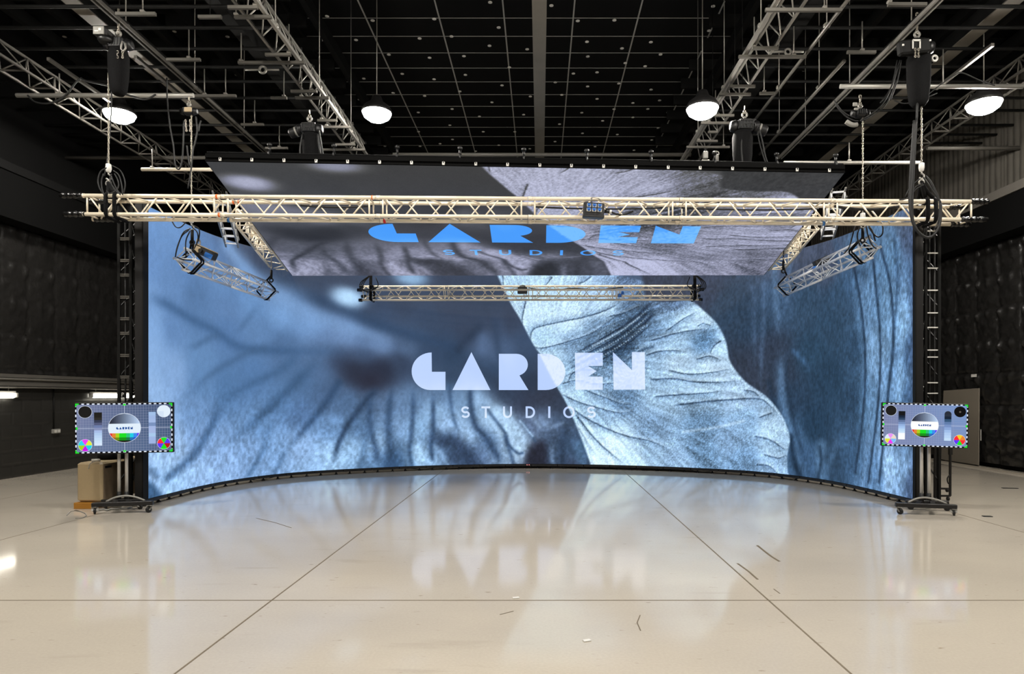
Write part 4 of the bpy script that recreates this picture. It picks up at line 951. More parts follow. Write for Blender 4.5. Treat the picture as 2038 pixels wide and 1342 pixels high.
coil('black leads looping beside the hook of the left hanging truss', [
 [(379,455),(366,462),(358,478),(352,495),(349,512)], [(376,458),(362,470),(354,490),(350,505)], [(382,452),(392,462),(394,476),(388,492),(382,500)], [(384,448),(396,456),(396,474),(390,488)], [(378,460),(370,480),(370,510)], [(352,512),(366,517),(382,518)],
 [(372,440),(360,452),(350,452),(342,440)]], 8.36, .0075)
coil('black leads looping beside the hook of the right hanging truss', [
 [(1729,452),(1738,465),(1748,472),(1756,466),(1757,452),(1752,440)], [(1712,450),(1706,470),(1712,490)], [(1728,448),(1736,460),(1742,480)], [(1724,450),(1728,470),(1736,488),(1744,495)], [(1702,448),(1696,472),(1690,492),(1680,505)]], 8.36, .009)
coil('supply cables sagging to the small hoist at the right', [[(1661,200),(1668,215),(1684,232),(1700,240),(1708,241)], [(1663,204),(1675,220),(1690,231)], [(1712,240),(1735,226),(1758,205),(1775,170),(1786,120)], [(1715,241),(1740,228),(1765,205),(1784,160)]], 8.2, .008)
coil('supply cables drooping beside the small hoist at the left', [[(332,155),(333,200),(338,250),(345,290),(348,325),(354,337),(360,330),(364,300),(366,240)], [(390,232),(392,262),(388,285),(384,300),(380,340),(374,375)], [(395,262),(397,250),(400,240)], [(372,290),(374,310),(377,330)]], 8.3, .009)
coil('black cable looping from the lattice to the left roof strut', [[(163,155),(150,165),(135,185),(118,198),(95,206),(70,203),(55,190)], [(240,185),(265,192),(290,198),(310,188)], [(162,157),(180,163),(215,170)]], 8.9, .012)
coil('supply cables drooping left of the big hoist at the right', [[(1791,120),(1782,150),(1770,180),(1752,205)], [(1788,130),(1776,170),(1760,198)], [(1794,120),(1786,160),(1772,200)], [(1845,190),(1870,170),(1900,150),(1915,145),(1950,160),(1980,170)], [(1780,200),(1800,206),(1830,200),(1865,185)]], 8.3, .008)
tagged_cable('cable', path([(1826,205),(1823,260),(1818,330),(1812,395)], 7.9), .014, 'black supply cable running down beside the right load chain')
tagged_cable('cable', path([(221,142),(222,200),(219,260),(213,320),(208,350)], 7.98), .008, 'thin cable running down beside the left load chain')

# ------------------------------------------------------------------ support towers behind the screen ends
def tower(label, xs, dd, rungs, dbl, side, mat_='darksteel', rmat='frame'):
    x0, x1 = (xs[0]-VX)*dd/F, (xs[1]-VX)*dd/F; xe = (xs[2]-VX)*dd/F
    t = thing('support_tower', label, 'tower', ((x0+x1)/2, dd, 0)); zt = 3.86
    for x in (x0, x1):
        for yy in (dd, dd+.5):
            MB().bar((x, yy, 0), (x, yy, zt), .036, .036, (0,1,0), .006).box((x, yy, .006), (.12,.12,.012), bev=.003).build('post', M[mat_], t)
    for x in (x0*.62+x1*.38, x0*.25+x1*.75): MB().tube([(x, dd+.03, .1), (x+.006, dd+.03, 1.8), (x, dd+.03, zt-.1)], .011, 6).build('cable_run', M['rubber'], t)
    for y in rungs:
        z = EYE + (VY-y)*dd/F
        mb = MB().bar((x0, dd, z), (x1, dd, z), .014, .014)
        if dbl: mb.bar((x0, dd, z-.022), (x1, dd, z-.022), .014, .014)
        mb.build('rung', M[rmat], t)
    mb = MB()
    for k in range(8):
        z = .3+.45*k; mb.bar((x0, dd, z), (x0, dd+.5, z+.4), .014, .014).bar((x1, dd, z), (x1, dd+.5, z+.4), .014, .014)
    mb.build('side_bracing', M[mat_], t)
    for k in range(7):
        z = .35+.54*k; MB().bar((x1 if side < 0 else x0, dd+.03, z), (xe, dd+.03, z+.02), .02, .03).build('wall_bracket', M['frame'], t)
    mb = MB(); xa, xb = (x1, xe) if side < 0 else (x0, xe)
    for k in range(9):
        z = .3+.4*k+.05*math.sin(k*2.1); P = [(xa, dd-.0, z+.2), ((xa+xb)/2, dd-.02, z+.02), (xb*.8+xa*.2, dd-.03, z-.02+.04*math.sin(k)), (xb, dd+.02, z+.12)]
        mb.tube(curve(P), .005, 6)
    for k in range(5):
        P = [(xa+(xb-xa)*(.3+.13*k), dd+.06, .8), (xa+(xb-xa)*(.2+.12*k), dd+.05, .45), (xa+(xb-xa)*(.5+.1*k), dd+.02, .25-.03*k), (xb, dd+.04, .35+.06*k)]; mb.tube(curve(P), .008, 6)
    mb.build('looped_leads', M['rubber'], t)
    mb = MB()
    for k in range(5): z = .9+.62*k; mb.box((xb*.8+xa*.2, dd-.03, z), (.045,.01,.012), Matrix.Rotation(-.5*side, 3, 'Y'))
    mb.build('cable_tags', M['white'], t)
    return t
lt = tower('black ladder-like support tower behind the left end of the curved screen', (237,261,279), 8.42, [474,517,546,590,633,662,706,749], True, -1, rmat='pipe')
rt = tower('black ladder-like support tower behind the right end of the curved screen', (1842,1869,1830), 8.42, [460,504,534,578,623,652,697,711,762,783], False, 1, rmat='white')
# small white letter P on the left tower
zP = EYE + (VY-786)*8.36/F; xP = (241.5-VX)*8.36/F
mb = MB().box((xP-.012, 8.39, zP), (.008,.004,.05)); mb.tube([(xP-.012+.022*math.sin(a), 8.39, zP+.012+.013*math.cos(a)) for a in np.linspace(0, PI, 9)], .0038, 5)
mb.build('letter_mark', M['white'], lt)['label'] = 'small white letter P'
MB().box((xP+.005, 8.397, zP), (.07,.006,.08)).build('mark_plate', M['black'], lt)

# ------------------------------------------------------------------ test displays on wheeled stands
def wheel_pts(c, r, k, n=6): return [c] + [(c[0]+r*math.cos(2*PI*(k+j/n)/6), c[1]+r*math.sin(2*PI*(k+j/n)/6)) for j in range(n+1)]
def test_card(w, h, variant):
    """flat coloured faces in display coordinates (x 0..w right, y 0..h up), layered 0.2 mm apart"""
    out = []; lay = [0]
    def add(P, c): out.append((P, lin(c), lay[0]))
    def rect(x0, y0, x1, y1, c): add([(x0*w, (1-y1)*h), (x1*w, (1-y1)*h), (x1*w, (1-y0)*h), (x0*w, (1-y0)*h)], c)
    def disc(x, y, r, c, a0=0, a1=360): add([(x*w+r*h*math.cos(math.radians(a0+(a1-a0)*k/40)), (1-y)*h+r*h*math.sin(math.radians(a0+(a1-a0)*k/40))) for k in range(40 if a1-a0 == 360 else 41)], c)
    def nxt(): lay[0] += 1
    rect(0, 0, 1, 1, (14,14,18)); nxt()
    N = 14
    for ix in range(N):
        for iy in range(7):
            f = ix/(N-1); g_ = iy/6
            a, b_, c_ = ((118,126,162), (64,84,116), (92,116,152)) if variant == 0 else ((122,132,170), (120,150,200), (130,140,178))
            colr = tuple(int((a[i]*(1-f)+b_[i]*f)*(1-.45*g_)+c_[i]*.45*g_) for i in range(3))
            x0, x1, y0, y1 = .018+.964*ix/N, .018+.964*(ix+1)/N, .032+.936*iy/7, .032+.936*(iy+1)/7; rect(x0, y0, x1, y1, colr)
    nxt()
    line = (150,158,186) if variant == 0 else (150,160,196)
    for k in range(1, 36):
        x = k/36
        if variant == 0 or x < .72 or k % 6 == 0: rect(x-.0009, .032, x+.0009, .968, line)
    for k in range(1, 19): rect(.018, k/19-.0016, .982, k/19+.0016, line)
    nxt(); rect(.03, .5-.0035, .97, .5+.0035, (206,214,236)); rect(.5-.002, .05, .5+.002, .95, (206,214,236)); nxt()
    nb = 19
    for k in range(nb):
        x = (k+.5)/nb
        if k not in (0, nb-1): rect(x-.013, .008, x+.013, .030, (232,240,252)); rect(x-.013, .970, x+.013, .992, (232,240,252))
    for k in range(10):
        y = (k+.5)/10; rect(.004, y-.024, .016, y+.024, (232,240,252)); rect(.984, y-.024, .996, y+.024, (232,240,252))
    nxt(); G = (30,232,40)
    for sx in (0, 1):
        for sy in (0, 1):
            x0 = .004 if sx == 0 else .996; y0 = .008 if sy == 0 else .992; s1 = 1 if sx == 0 else -1; s2 = 1 if sy == 0 else -1
            rect(min(x0, x0+s1*.036), min(y0, y0+s2*.022), max(x0, x0+s1*.036), max(y0, y0+s2*.022), G); rect(min(x0, x0+s1*.013), min(y0, y0+s2*.06), max(x0, x0+s1*.013), max(y0, y0+s2*.06), G)
    for P in ([(.5-.021,.05),(.5+.021,.05),(.5,.008)], [(.5-.021,.95),(.5+.021,.95),(.5,.992)], [(.026,.5-.035),(.026,.5+.035),(.004,.5)], [(.974,.5-.035),(.974,.5+.035),(.996,.5)]):
        add([(x*w, (1-y)*h) for x, y in P], G)
    rp = .118; W_ = (226,236,250)
    for x, y, c in ((.102,.175,(24,23,22)), (.906,.172,(226,240,252) if variant == 0 else (8,8,10))): disc(x, y, rp+.006, W_ if variant == 0 or x < .5 else (20,20,22)); 
    nxt()
    disc(.102,.175, rp, (26,25,24)); disc(.906,.172, rp, (226,240,252) if variant == 0 else (6,6,8)); nxt()
    if variant == 0: add([(.906*w, (1-.172)*h)] + [(.906*w+rp*h*math.cos(a), (1-.172)*h+rp*h*math.sin(a)) for a in np.linspace(PI, 1.5*PI, 16)], (212,228,246))
    else: disc(.906,.176,.02,(120,112,104)); disc(.906,.176,.011,(40,36,32))
    nxt()
    wl_ = [(40,214,236),(238,60,244),(226,234,60),(30,208,232),(204,18,226),(168,210,30)] if variant == 0 else [(222,236,250),(232,150,246),(232,218,200),(126,194,248),(240,60,244),(226,232,56)]
    wr_ = [(255,44,54),(24,228,36),(98,54,246),(188,24,28),(24,228,36),(98,54,246)] if variant == 0 else [(255,44,54),(246,206,40),(232,134,52),(255,44,54),(24,228,36),(98,54,246)]
    for cx, cy, cs_ in ((.102,.835,wl_), (.906,.822,wr_)):
        disc(cx, cy, rp+.005, W_)
    nxt()
    for cx, cy, cs_ in ((.102,.835,wl_), (.906,.822,wr_)):
        for k in range(6):
            a0 = 120 + (-60)*k if k else 120
            a_ = [180,120,60,0,300,240][k]; a_hi = a_; a_lo = a_-60
            add([(cx*w, (1-cy)*h)] + [(cx*w+rp*h*math.cos(math.radians(a_lo+60*j/8)), (1-cy)*h+rp*h*math.sin(math.radians(a_lo+60*j/8))) for j in range(9)], cs_[k])
    ramp0 = [(30,28,24),(32,30,26),(44,42,38),(52,58,80),(84,90,122),(108,124,168),(136,146,184),(166,188,230),(176,204,238),(186,212,244),(194,220,246),(206,228,250),(214,232,252)]
    ramp1 = [(14,16,20),(14,16,22),(20,36,60),(44,66,96),(96,116,156),(120,146,192),(150,180,226),(166,198,240),(186,216,246),(200,226,250),(250,252,255),(252,254,255),(252,254,255)]
    ramp = ramp0 if variant == 0 else ramp1
    for k, c in enumerate(ramp): rect(.192, .185+.66*k/13, .272, .185+.66*(k+1)/13+.0005, c)
    if variant == 0:
        r2 = [(162,192,232),(160,184,228),(164,186,228),(122,146,190),(164,182,226),(166,184,226),(168,200,236),(160,182,228),(158,180,226)]
        for k, c in enumerate(r2): rect(.748, .185+.64*k/9, .822, .185+.64*(k+1)/9+.0005, c)
    else:
        r2 = [(40,48,62),(18,32,52),(52,84,118),(96,124,170),(120,146,196),(140,168,216),(160,190,234),(176,204,242),(184,212,246),(196,222,248)]
        for k, c in enumerate(r2): rect(.728, .225+.62*k/10, .808, .225+.62*(k+1)/10+.0005, c)
        disc(.768, .235, .072, (38,42,54), 0, 180)
    nxt(); disc(.5, .5, .295, W_); nxt()
    R_ = .288
    def band(y0, y1, x0, x1, c, n=10):                 # piece of the middle disc between two heights and two columns
        P = []
        for k in range(n+1):
            yy = y0+(y1-y0)*k/n; hx = math.sqrt(max(0, R_*R_-yy*yy)); P.append((max(-hx, min(hx, x0)), yy))
        Q_ = []
        for k in range(n+1):
            yy = y1+(y0-y1)*k/n; hx = math.sqrt(max(0, R_*R_-yy*yy)); Q_.append((max(-hx, min(hx, x1)), yy))
        if Q_[0][0]-P[-1][0] + Q_[-1][0]-P[0][0] < 1e-4: return
        add([(.5*w+a*h, .5*h+b_*h) for a, b_ in P+Q_], c)
    for k in range(16):
        f = k/15; c = tuple(int(a*(1-f)+b_*f) for a, b_ in zip((34,38,54), (190,214,246))); band(.085, R_, -R_+2*R_*k/16, -R_+2*R_*(k+1)/16, c)
    band(-.105, .085, -R_, R_, (226,240,252) if variant == 0 else (254,255,255))
    hues = [(226,40,48),(228,132,52),(170,208,30),(24,222,34),(24,222,34),(44,196,120),(30,206,228),(60,140,236),(98,54,244)]; dk = [(150,24,20),(156,106,34),(110,140,20),(18,146,20),(18,146,20),(24,120,70),(44,112,176),(28,84,206),(40,60,180)]
    for k in range(9):
        x0, x1 = -R_+2*R_*k/9, -R_+2*R_*(k+1)/9; band(-.19, -.105, x0, x1, hues[k]); band(-.25, -.19, x0, x1, dk[k]); band(-R_, -.25, x0, x1, (22,20,18) if k < 6 else (14,24,40))
    nxt()
    sc_, cy = (.31/1760, .505) if variant == 0 else (.27/1760, .50)
    for P in letters().values(): add([(.5*w+(a-1025)*sc_*w*.55, (1-cy)*h-(b_-300)*sc_*w*.55) for a, b_ in P], (16,72,150))
    if variant == 0:
        for P in studios(): add([(.5*w+(a-1025)*sc_*w*.55, (1-cy)*h-(b_-300)*sc_*w*.55) for a, b_ in P], (130,160,200))
    return out
def display_stand(label, corners, dl_, dr_, h, variant, base, poles, pd_pole):
    (xl, yl), (xr, yr) = corners; A, B = V(pd(xl, yl, dl_)), V(pd(xr, yr, dr_)); u = (B-A); w = u.length; u.normalize(); up = V((0,0,1)); up = (up-u*up.dot(u)).normalized(); n = u.cross(up)   # n: towards the viewer? checked below
    if n.y > 0: n = -n
    mid = (A+B)/2
    t = thing('display_stand', label, 'display stand', (mid.x, mid.y+.1, 0))
    Rm = Matrix((u, -n, up)).transposed()
    c = mid - up*h/2
    MB().box(c - n*.03, (w+.012, .05, h+.012), Rm, .006).box(c - n*.075, (w*.6, .05, h*.6), Rm, .01).build('display', M['black'], t)
    disp = t.children[0]
    mb = MB()
    for P, cl, ly in test_card(w, h, variant):
        Q_ = [A - up*h + u*a + up*b_ + n*(-.0035+.0003*ly) for a, b_ in P]
        if (Q_[1]-Q_[0]).cross(Q_[2]-Q_[0]).dot(n) < 0: Q_ = Q_[::-1]
        mb.poly(Q_, cl)
    mb.build('screen', M['card'], disp)
    zb = c.z - .05
    for x in poles:
        q_ = V(pd(x, 985, pd_pole)); xx = q_.x
        MB().cyl((xx, pd_pole, .13), (xx, pd_pole, c.z+.1), .019, 14).build('pole', M['pole'], t)
        MB().cyl((xx, pd_pole, .10), (xx, pd_pole, .21), .026, 14, .025).build('pole_socket', M['rubber'], t)
    MB().box((sum((V(pd(x,985,pd_pole)).x for x in poles))/2, pd_pole-.005, c.z), (.28,.045,.22), bev=.01).build('mounting_plate', M['frame'], t)
    (fa, fb), (ra, rb) = base
    fa, fb, ra, rb = map(V, (fa, fb, ra, rb))
    MB().bar(fa, fb, .05, .05, bev=.006).build('front_rail', M['frame'], t); MB().bar(ra, rb, .05, .05, bev=.006).build('rear_rail', M['frame'], t)
    m1, m2 = fa.lerp(fb, .5), ra.lerp(rb, .5)
    MB().bar(fa.lerp(fb, .36), ra.lerp(rb, .36), .05, .05).bar(fa.lerp(fb, .62), ra.lerp(rb, .62), .05, .05).build('cross_member', M['frame'], t)
    MB().tube(curve([fa.lerp(fb, .22)+V((0,.01,.03)), fa.lerp(fb, .36)+V((0,.02,.075)), fa.lerp(fb, .52)+V((0,.03,.09)), fa.lerp(fb, .70)+V((0,.02,.07)), fa.lerp(fb, .85)+V((0,.01,.03))]), .012, 8).build('lead', M['grey'], t)
    for q_, ang in ((fa.lerp(fb, .05), .5), (fa.lerp(fb, .95), -.4), (ra.lerp(rb, .08), .9), (ra.lerp(rb, .92), 1.2)):
        ax = V((math.cos(ang), math.sin(ang), 0)); fwd = V((-ax.y, ax.x, 0)); cw_ = V((q_.x, q_.y, .036)) + fwd*-.02
        k = MB().lathe(cw_-ax*.012, [(.026,0),(.036,.003),(.036,.021),(.026,.024)], ax, 18).build('caster', M['rubber'], t)
        b_ = V((q_.x, q_.y, q_.z-.025)); mb = MB().box(b_-V((0,0,.004)), (.06,.06,.008), bev=.002)
        for s_ in (-1, 1): mb.bar(b_+ax*s_*.020-V((0,0,.004)), cw_+ax*s_*.018, .004, .034, tuple(ax))
        mb.cyl(cw_-ax*.024, cw_+ax*.024, .006, 8); mb.build('caster_fork', M['steel'], k)
    return t
display_stand('wheeled stand with the larger test-card display at the left end of the curved screen', ((148.5,803),(343.5,801.6)), 7.92, 8.16, .615, 0,
    ((pd(183,1005,7.80), pd(305,1001,7.92)), (pd(203,998.5,8.16), pd(283,997.5,8.12))), (237,252), 8.19)
display_stand('wheeled stand with the smaller test-card display at the right end of the curved screen', ((1756.7,802),(1927.8,805.4)), 8.02, 7.82, .523, 1,
    ((pd(1782,1004.5,7.80), pd(1904,1009,7.70)), (pd(1802,999,8.12), pd(1888,1001,8.0)), ), (1834,1849), 8.06)

# ------------------------------------------------------------------ things on the floor
cab = thing('steel_cabinet', 'beige steel cabinet raised on an ochre timber block at the left', 'cabinet', (-5.64, 8.2, .075))
MB().span(-5.80, -5.485, 8.17, 9.12, .085, .575, .022).build('body', M['beige'], cab)
MB().span(-5.486, -5.478, 8.20, 9.10, .10, .555).build('side_panel', M['beigeside'], cab)
MB().span(-5.477, -5.470, 8.22, 8.34, .50, .53).build('handle_slot', M['black'], cab)
tag(MB().span(-5.815, -5.56, 8.14, 8.6, 0, .078, .004).build('timber_block', M['ochre']), 'ochre painted timber block under the beige cabinet', 'block')
cb2 = thing('steel_cabinet', 'beige steel cabinet half hidden behind the poles of the right display stand', 'cabinet', (5.14, 9.3, .04))
MB().span(5.06, 5.24, 9.02, 9.5, .05, .60, .012).build('body', M['beige'], cb2); MB().span(5.07, 5.23, 9.03, 9.49, 0, .05).build('plinth', M['frame'], cb2)
p = V(pd(198,909,8.5)); bg = thing('cable_bag', 'black bag with loose plugs lying on the beige cabinet', 'bag', (p.x, p.y, .58))
mb = MB(); mb.lathe((p.x+.05, 8.62, .578), [(.10,0),(.135,.03),(.13,.07),(.09,.10),(.03,.11)], n=18); mb.lathe((p.x+.16, 8.75, .578), [(.09,0),(.11,.03),(.10,.08),(.04,.10)], n=16); mb.build('bag_body', M['cloth'], bg)
MB().cyl((-5.70, 8.30, .592), (-5.62, 8.34, .592), .016, 10).build('plug', M['white'], bg)
MB().tube(curve([(-5.62,8.34,.592),(-5.58,8.28,.59),(-5.60,8.19,.585),(-5.62,8.155,.56),(-5.64,8.157,.50)]), .005, 6).build('lead', M['grey'], bg)
tagged_cable('cable', [pz(*q_, .006) for q_ in [(133,1026),(139,1019),(150,1016),(160,1018),(170,1022),(172,1027),(164,1031),(150,1032)]], .005, 'thin pale cable lying in a loop in front of the ochre block', 'grey')
tagged_cable('cable', [V(pz(x_, y_, .01)) for x_, y_ in [(196,1016),(206,1014),(214,1016),(222,1013),(232,1014),(240,1012),(250,1013),(262,1010)]], .012, 'bunched grey cable under the left display stand', 'grey')
# flat folding trolley standing behind the right display stand
tx0, tx1, ty = (1862-VX)*8.8/F, (1891-VX)*8.8/F, 8.8
tr_ = thing('folding_trolley', 'dark upright folding trolley behind the right display stand', 'trolley', ((tx0+tx1)/2, ty, 0))
MB().bar((tx1, ty, .06), (tx1, ty, .80), .03, .03, (0,1,0), .008).bar((tx1+.002, ty-.001, .62), (tx1+.002, ty-.001, .80), .038, .038, (0,1,0)).build('upright', M['frame'], tr_)
MB().bar((tx0, ty, .165), (tx1, ty, .16), .02, .025).build('shelf_bar', M['frame'], tr_); MB().bar((tx0, ty, .065), (tx1, ty, .065), .02, .025).build('base_bar', M['frame'], tr_)
MB().bar((tx0, ty, .036), (tx0, ty, .80), .026, .026, (0,1,0)).build('inner_upright', M['darksteel'], tr_)
for xx, zz_ in ((tx1-.03, .026), (tx1-.04, .14), (tx0, .026)): MB().lathe((xx-.015, ty, zz_), [(.018,0),(.026,.004),(.026,.026),(.018,.03)], (1,0,0), 14).build('wheel', M['rubber'], tr_)
MB().tube(curve([(tx1-.02, ty-.02, .35),(tx1-.05,ty-.02,.30),(tx1-.04,ty-.02,.24),(tx1-.01,ty-.02,.22)]), .008, 6).build('cord', M['rubber'], tr_)
# board on the right wall
b0, b1 = px_(1950, XR-.14), px_(1876, XR-.14)
bd = tag(MB().add([(XR-.17,b0,.06),(XR-.17,b1,.06),(XR-.12,b1,1.53),(XR-.12,b0+.06,1.57),(XR-.15,b0,.06),(XR-.15,b1,.06),(XR-.10,b1,1.53),(XR-.10,b0+.06,1.57)], [(0,1,2,3),(7,6,5,4),(0,4,5,1),(1,5,6,2),(2,6,7,3),(3,7,4,0)]).build('wall_board', M['board']), 'plain grey-brown board standing against the right quilted wall', 'board')
tag(MB().span(XR-.16, XR-.10, b0+.1, b1-.1, .035, .06).build('floor_batten', M['frame']), 'dark batten on the kerb under the grey-brown board', 'batten')
for i, (x, y, w_, h_, lab) in enumerate(((1941,748,.16,.06,'white torn label stuck high on the right quilted wall'), (1955,866,.025,.22,'thin white strip hanging low on the right quilted wall'))):
    yy = px_(x, XR-.10); z = EYE+(VY-y)*yy/F
    tag(MB().span(XR-.132, XR-.125, yy-w_/2, yy+w_/2, z-h_/2, z+h_/2, .004).build('wall_label', M['white']), lab, 'label')
for (x, y, w_, lab) in ((1965,1028,.10,'dark scrap lying on the floor right of the right display stand'), (2010,972,.22,'long dark sliver lying on the floor near the right wall')):
    p = V(pz(x, y, .004)); tag(MB().box(p, (w_,.05,.008), Matrix.Rotation(-.15,3,'Z'), .002).build('floor_scrap', M['rubber']), lab, 'scrap')
for (x, y, lab) in ((1027,1190,'small white paper fleck on the cross joint of the floor near the middle'), (1168,1275,'small white curl of paper on the floor right of the middle')):
    p = V(pz(x, y, .003)); tag(MB().box(p, (.045,.03,.005), Matrix.Rotation(.3,3,'Z'), .001).build('paper_fleck', M['white']), lab, 'paper')
# left wall: trunking, battens, socket
tk = thing('wall_trunking', 'grey pipes and trunking running along the left wall above the blockwork', 'trunking', (XL+.06, 14, 1.66))
MB().span(XL, XL+.14, 6, YB-.1, 1.585, 1.64).build('lower_tray', M['beam'], tk); MB().span(XL, XL+.10, 6, YB-.1, 1.64, 1.73).build('channel', M['ledge'], tk)
MB().span(XL, XL+.13, 6, YB-.1, 1.73, 1.79).build('upper_tray', M['beam'], tk); MB().tube([(XL+.13,6,1.56),(XL+.13,YB-.2,1.56)], .014, 8).build('pipe', M['pipe'], tk); MB().tube([(XL+.125,6,1.70),(XL+.125,YB-.2,1.70)], .02, 8).build('pipe', M['pipe'], tk)
for y0, y1, lab in ((9.98, 11.22, 'glowing fluorescent batten under the trunking at the left picture edge'), (13.2, 14.5, 'glowing fluorescent batten under the trunking behind the left display')):
    t = thing('fluorescent_batten', lab, 'lamp', (XL+.08, (y0+y1)/2, 1.43)); MB().span(XL+.03, XL+.10, y0-.03, y1+.03, 1.46, 1.50, .006).build('body', M['white'], t)
    MB().span(XL+.04, XL+.125, y0, y1, 1.375, 1.462, .02).build('diffuser', M['tube'], t)
    mb = MB()
    for yy in (y0-.045, y1+.045): mb.span(XL+.04, XL+.115, yy-.02, yy+.02, 1.385, 1.47, .008)
    mb.build('end_cap', M['grey'], t)
    for yy in (y0+.1, y1-.1): MB().cyl((XL+.07, yy, 1.50), (XL+.07, yy, 1.60), .008, 6).build('bracket', M['steel'], t)
yy = px_(111, XL+.04); z = .755
so = thing('wall_socket', 'pale double socket box with a conduit on the left blockwork', 'socket', (XL+.03, yy, z)); MB().span(XL+.02, XL+.07, yy-.09, yy+.09, z-.04, z+.04, .006).build('socket_plate', M['grey'], so)
MB().cyl((XL+.04, yy-.05, z+.04), (XL+.04, yy-.05, 1.58), .012, 8).build('conduit', M['darksteel'], so)
MB().span(XL+.068, XL+.074, yy-.07, yy-.01, z-.025, z+.025).span(XL+.068, XL+.074, yy+.01, yy+.07, z-.025, z+.025).build('rocker', M['white'], so)
# ------------------------------------------------------------------ roof steel and rigging
ZR = 5.93                                             # level of the rigging rails
HR = ZR-EYE
def rail(name, label, r, d0, d1, z=ZR, kind='twin', rad=.022, mt_='pipe', cat='rail'):
    X = r*HR if z == ZR else r*(z-EYE)
    t = thing(name, label, cat, (X, (d0+d1)/2, z))
    if kind == 'twin':
        MB().bar((X-.028, d0, z), (X-.028, d1, z), .026, .041).build('channel', M[mt_], t); MB().bar((X+.030, d0, z), (X+.030, d1, z), .020, .041).build('channel', M[mt_], t)
        MB().bar((X, d0, z+.035), (X, d1, z+.035), .075, .02).build('top_plate', M['darksteel'], t)
    elif kind == 'pipe': MB().tube([(X, d0, z), (X, d1, z)], rad, 10).build('tube', M[mt_], t)
    else: MB().bar((X, d0, z), (X, d1, z), .041, .041).build('channel', M[mt_], t)
    for k in range(int((d1-d0)/1.6)):
        y = d0+.8+1.6*k; MB().box((X, y, z+.02), (.075,.06,.05), bev=.01).build('clamp', M['steel'], t)
        MB().cyl((X, y, z+.05), (X, y, ZC), .007, 6).build('hanger_rod', M['steel'], t)
    return t
rail('rigging_rail', 'pale twin rail running to the back over the left display', -1.12, 5.6, 12.3)
rail('rigging_rail', 'bright single rail along the inner side of the left roof lattice', -.716, 5.6, 12.6, kind='one', mt_='rail')
rail('rigging_rail', 'bright single rail nearest the lamp at the right of centre', .597, 5.6, 12.6, kind='one', mt_='rail')
rail('rigging_rail', 'thin pale rail, second to the right of the lamp right of centre', .775, 5.6, 10.7, kind='pipe', rad=.022)
rail('rigging_rail', 'short pale rail ending over the right moving hoist', .905, 8.8, 12.2, kind='pipe', rad=.024)
rail('rigging_rail', 'thick pale twin rail carrying the big right chain hoist', 1.004, 5.6, 12.4, kind='twin', mt_='rail')
rail('rigging_rail', 'short pale rail hung on rods left of the left chain hoist', -1.455, 8.75, 10.0, kind='one')
rail('rigging_rail', 'short pale rail hung beside the sloping beam at the left', -1.19, 8.7, 9.9, kind='one')
rail('rigging_rail', 'short pale rail hung beside the far right roof lattice', 1.285, 8.4, 9.6, kind='one')
# cross struts: photo columns x0..x1 at row y, columns of the rods
def strut(label, x0, x1, y, rods=(), h=.45, r=0, mt_='pipe', z=ZR-.045, group=None):
    p0, p1 = V(pz(x0, y, z)), V(pz(x1, y, z)); t = thing('cross_strut', label, 'strut', tuple((p0+p1)/2), group)
    if r: MB().tube([p0, p1], r, 10).build('tube', M[mt_], t)
    else: MB().bar(p0, p1, .036, .036).build('channel', M[mt_], t)
    if not rods: MB().cyl((p0+p1)/2, ((p0+p1)/2).to_2d().to_3d()+V((0,0,ZC)), .005, 6).build('hanger_rod', M['darksteel'], t)
    for x in rods:
        f = (x-x0)/(x1-x0); q_ = p0.lerp(p1, f); MB().cyl(q_+V((0,0,.02)), q_+V((0,0,h)), .008, 6).build('hanger_rod', M['steel'], t)
        MB().box(q_+V((0,0,.03)), (.05,.05,.03), bev=.006).build('clamp', M['steel'], t)
    return t
left = [(231,310,28,(284,)), (395,441,34,()), (454,513,15,(508,)), (467,540,34,(470,)), (332,399,119,(376,)), (474,606,125,(480,)), (528,579,109,(575,)), (579,631,182,(620,)), (539,571,195,(565,)), (588,655,195,(600,)),
        (370,470,191,(407,449)), (480,525,248,(507,)), (632,671,240,(640,)), (638,695,253,(650,)), (528,573,295,(556,)), (668,707,288,(702,)), (640,727,298,(705,))]
left.sort(key=lambda s: (-s[2], s[0]), reverse=True)
left = sorted(left, key=lambda s: (s[2], s[0]))
for i, (x0, x1, y, rods) in enumerate(left): strut(f'short pale cross strut in the left roof bay, {ORD[i]} from the front', x0, x1, y, rods, .40)
right = [(1767,1844,9,(1770,)), (1523,1675,20,(1641,)), (1497,1549,96,(1501,)), (1686,1743,104,(1716,)), (1470,1604,113,(1580,)), (1452,1503,172,()), (1512,1541,186,(1521,)), (1431,1494,188,()), (1419,1461,230,(1424,)), (1395,1452,245,(1410,)), (1409,1428,263,()), (1386,1428,281,(1390,)), (1366,1452,293,(1440,))]
for i, (x0, x1, y, rods) in enumerate(right): strut(f'short pale cross strut in the right roof bay, {ORD[i]} from the front', x0, x1, y, rods, .40)
strut('long pale cross pipe over the small left hoist', 33, 385, 190, (118,), .3, .030, 'rail', z=5.53)
strut('long pale cross pipe over the small right hoist', 1672, 2036, 172, (1877,), .5, .030, 'rail', z=5.60)
strut('short cream cross pipe above the left end of the cream truss', 282, 424, 337.5, (303,), .3, .025, 'cream', z=4.75)
strut('pale cross pipe above the right end of the tilted screen', 1560, 1830, 324, (1690,), .3, .026, 'rail', z=4.9)
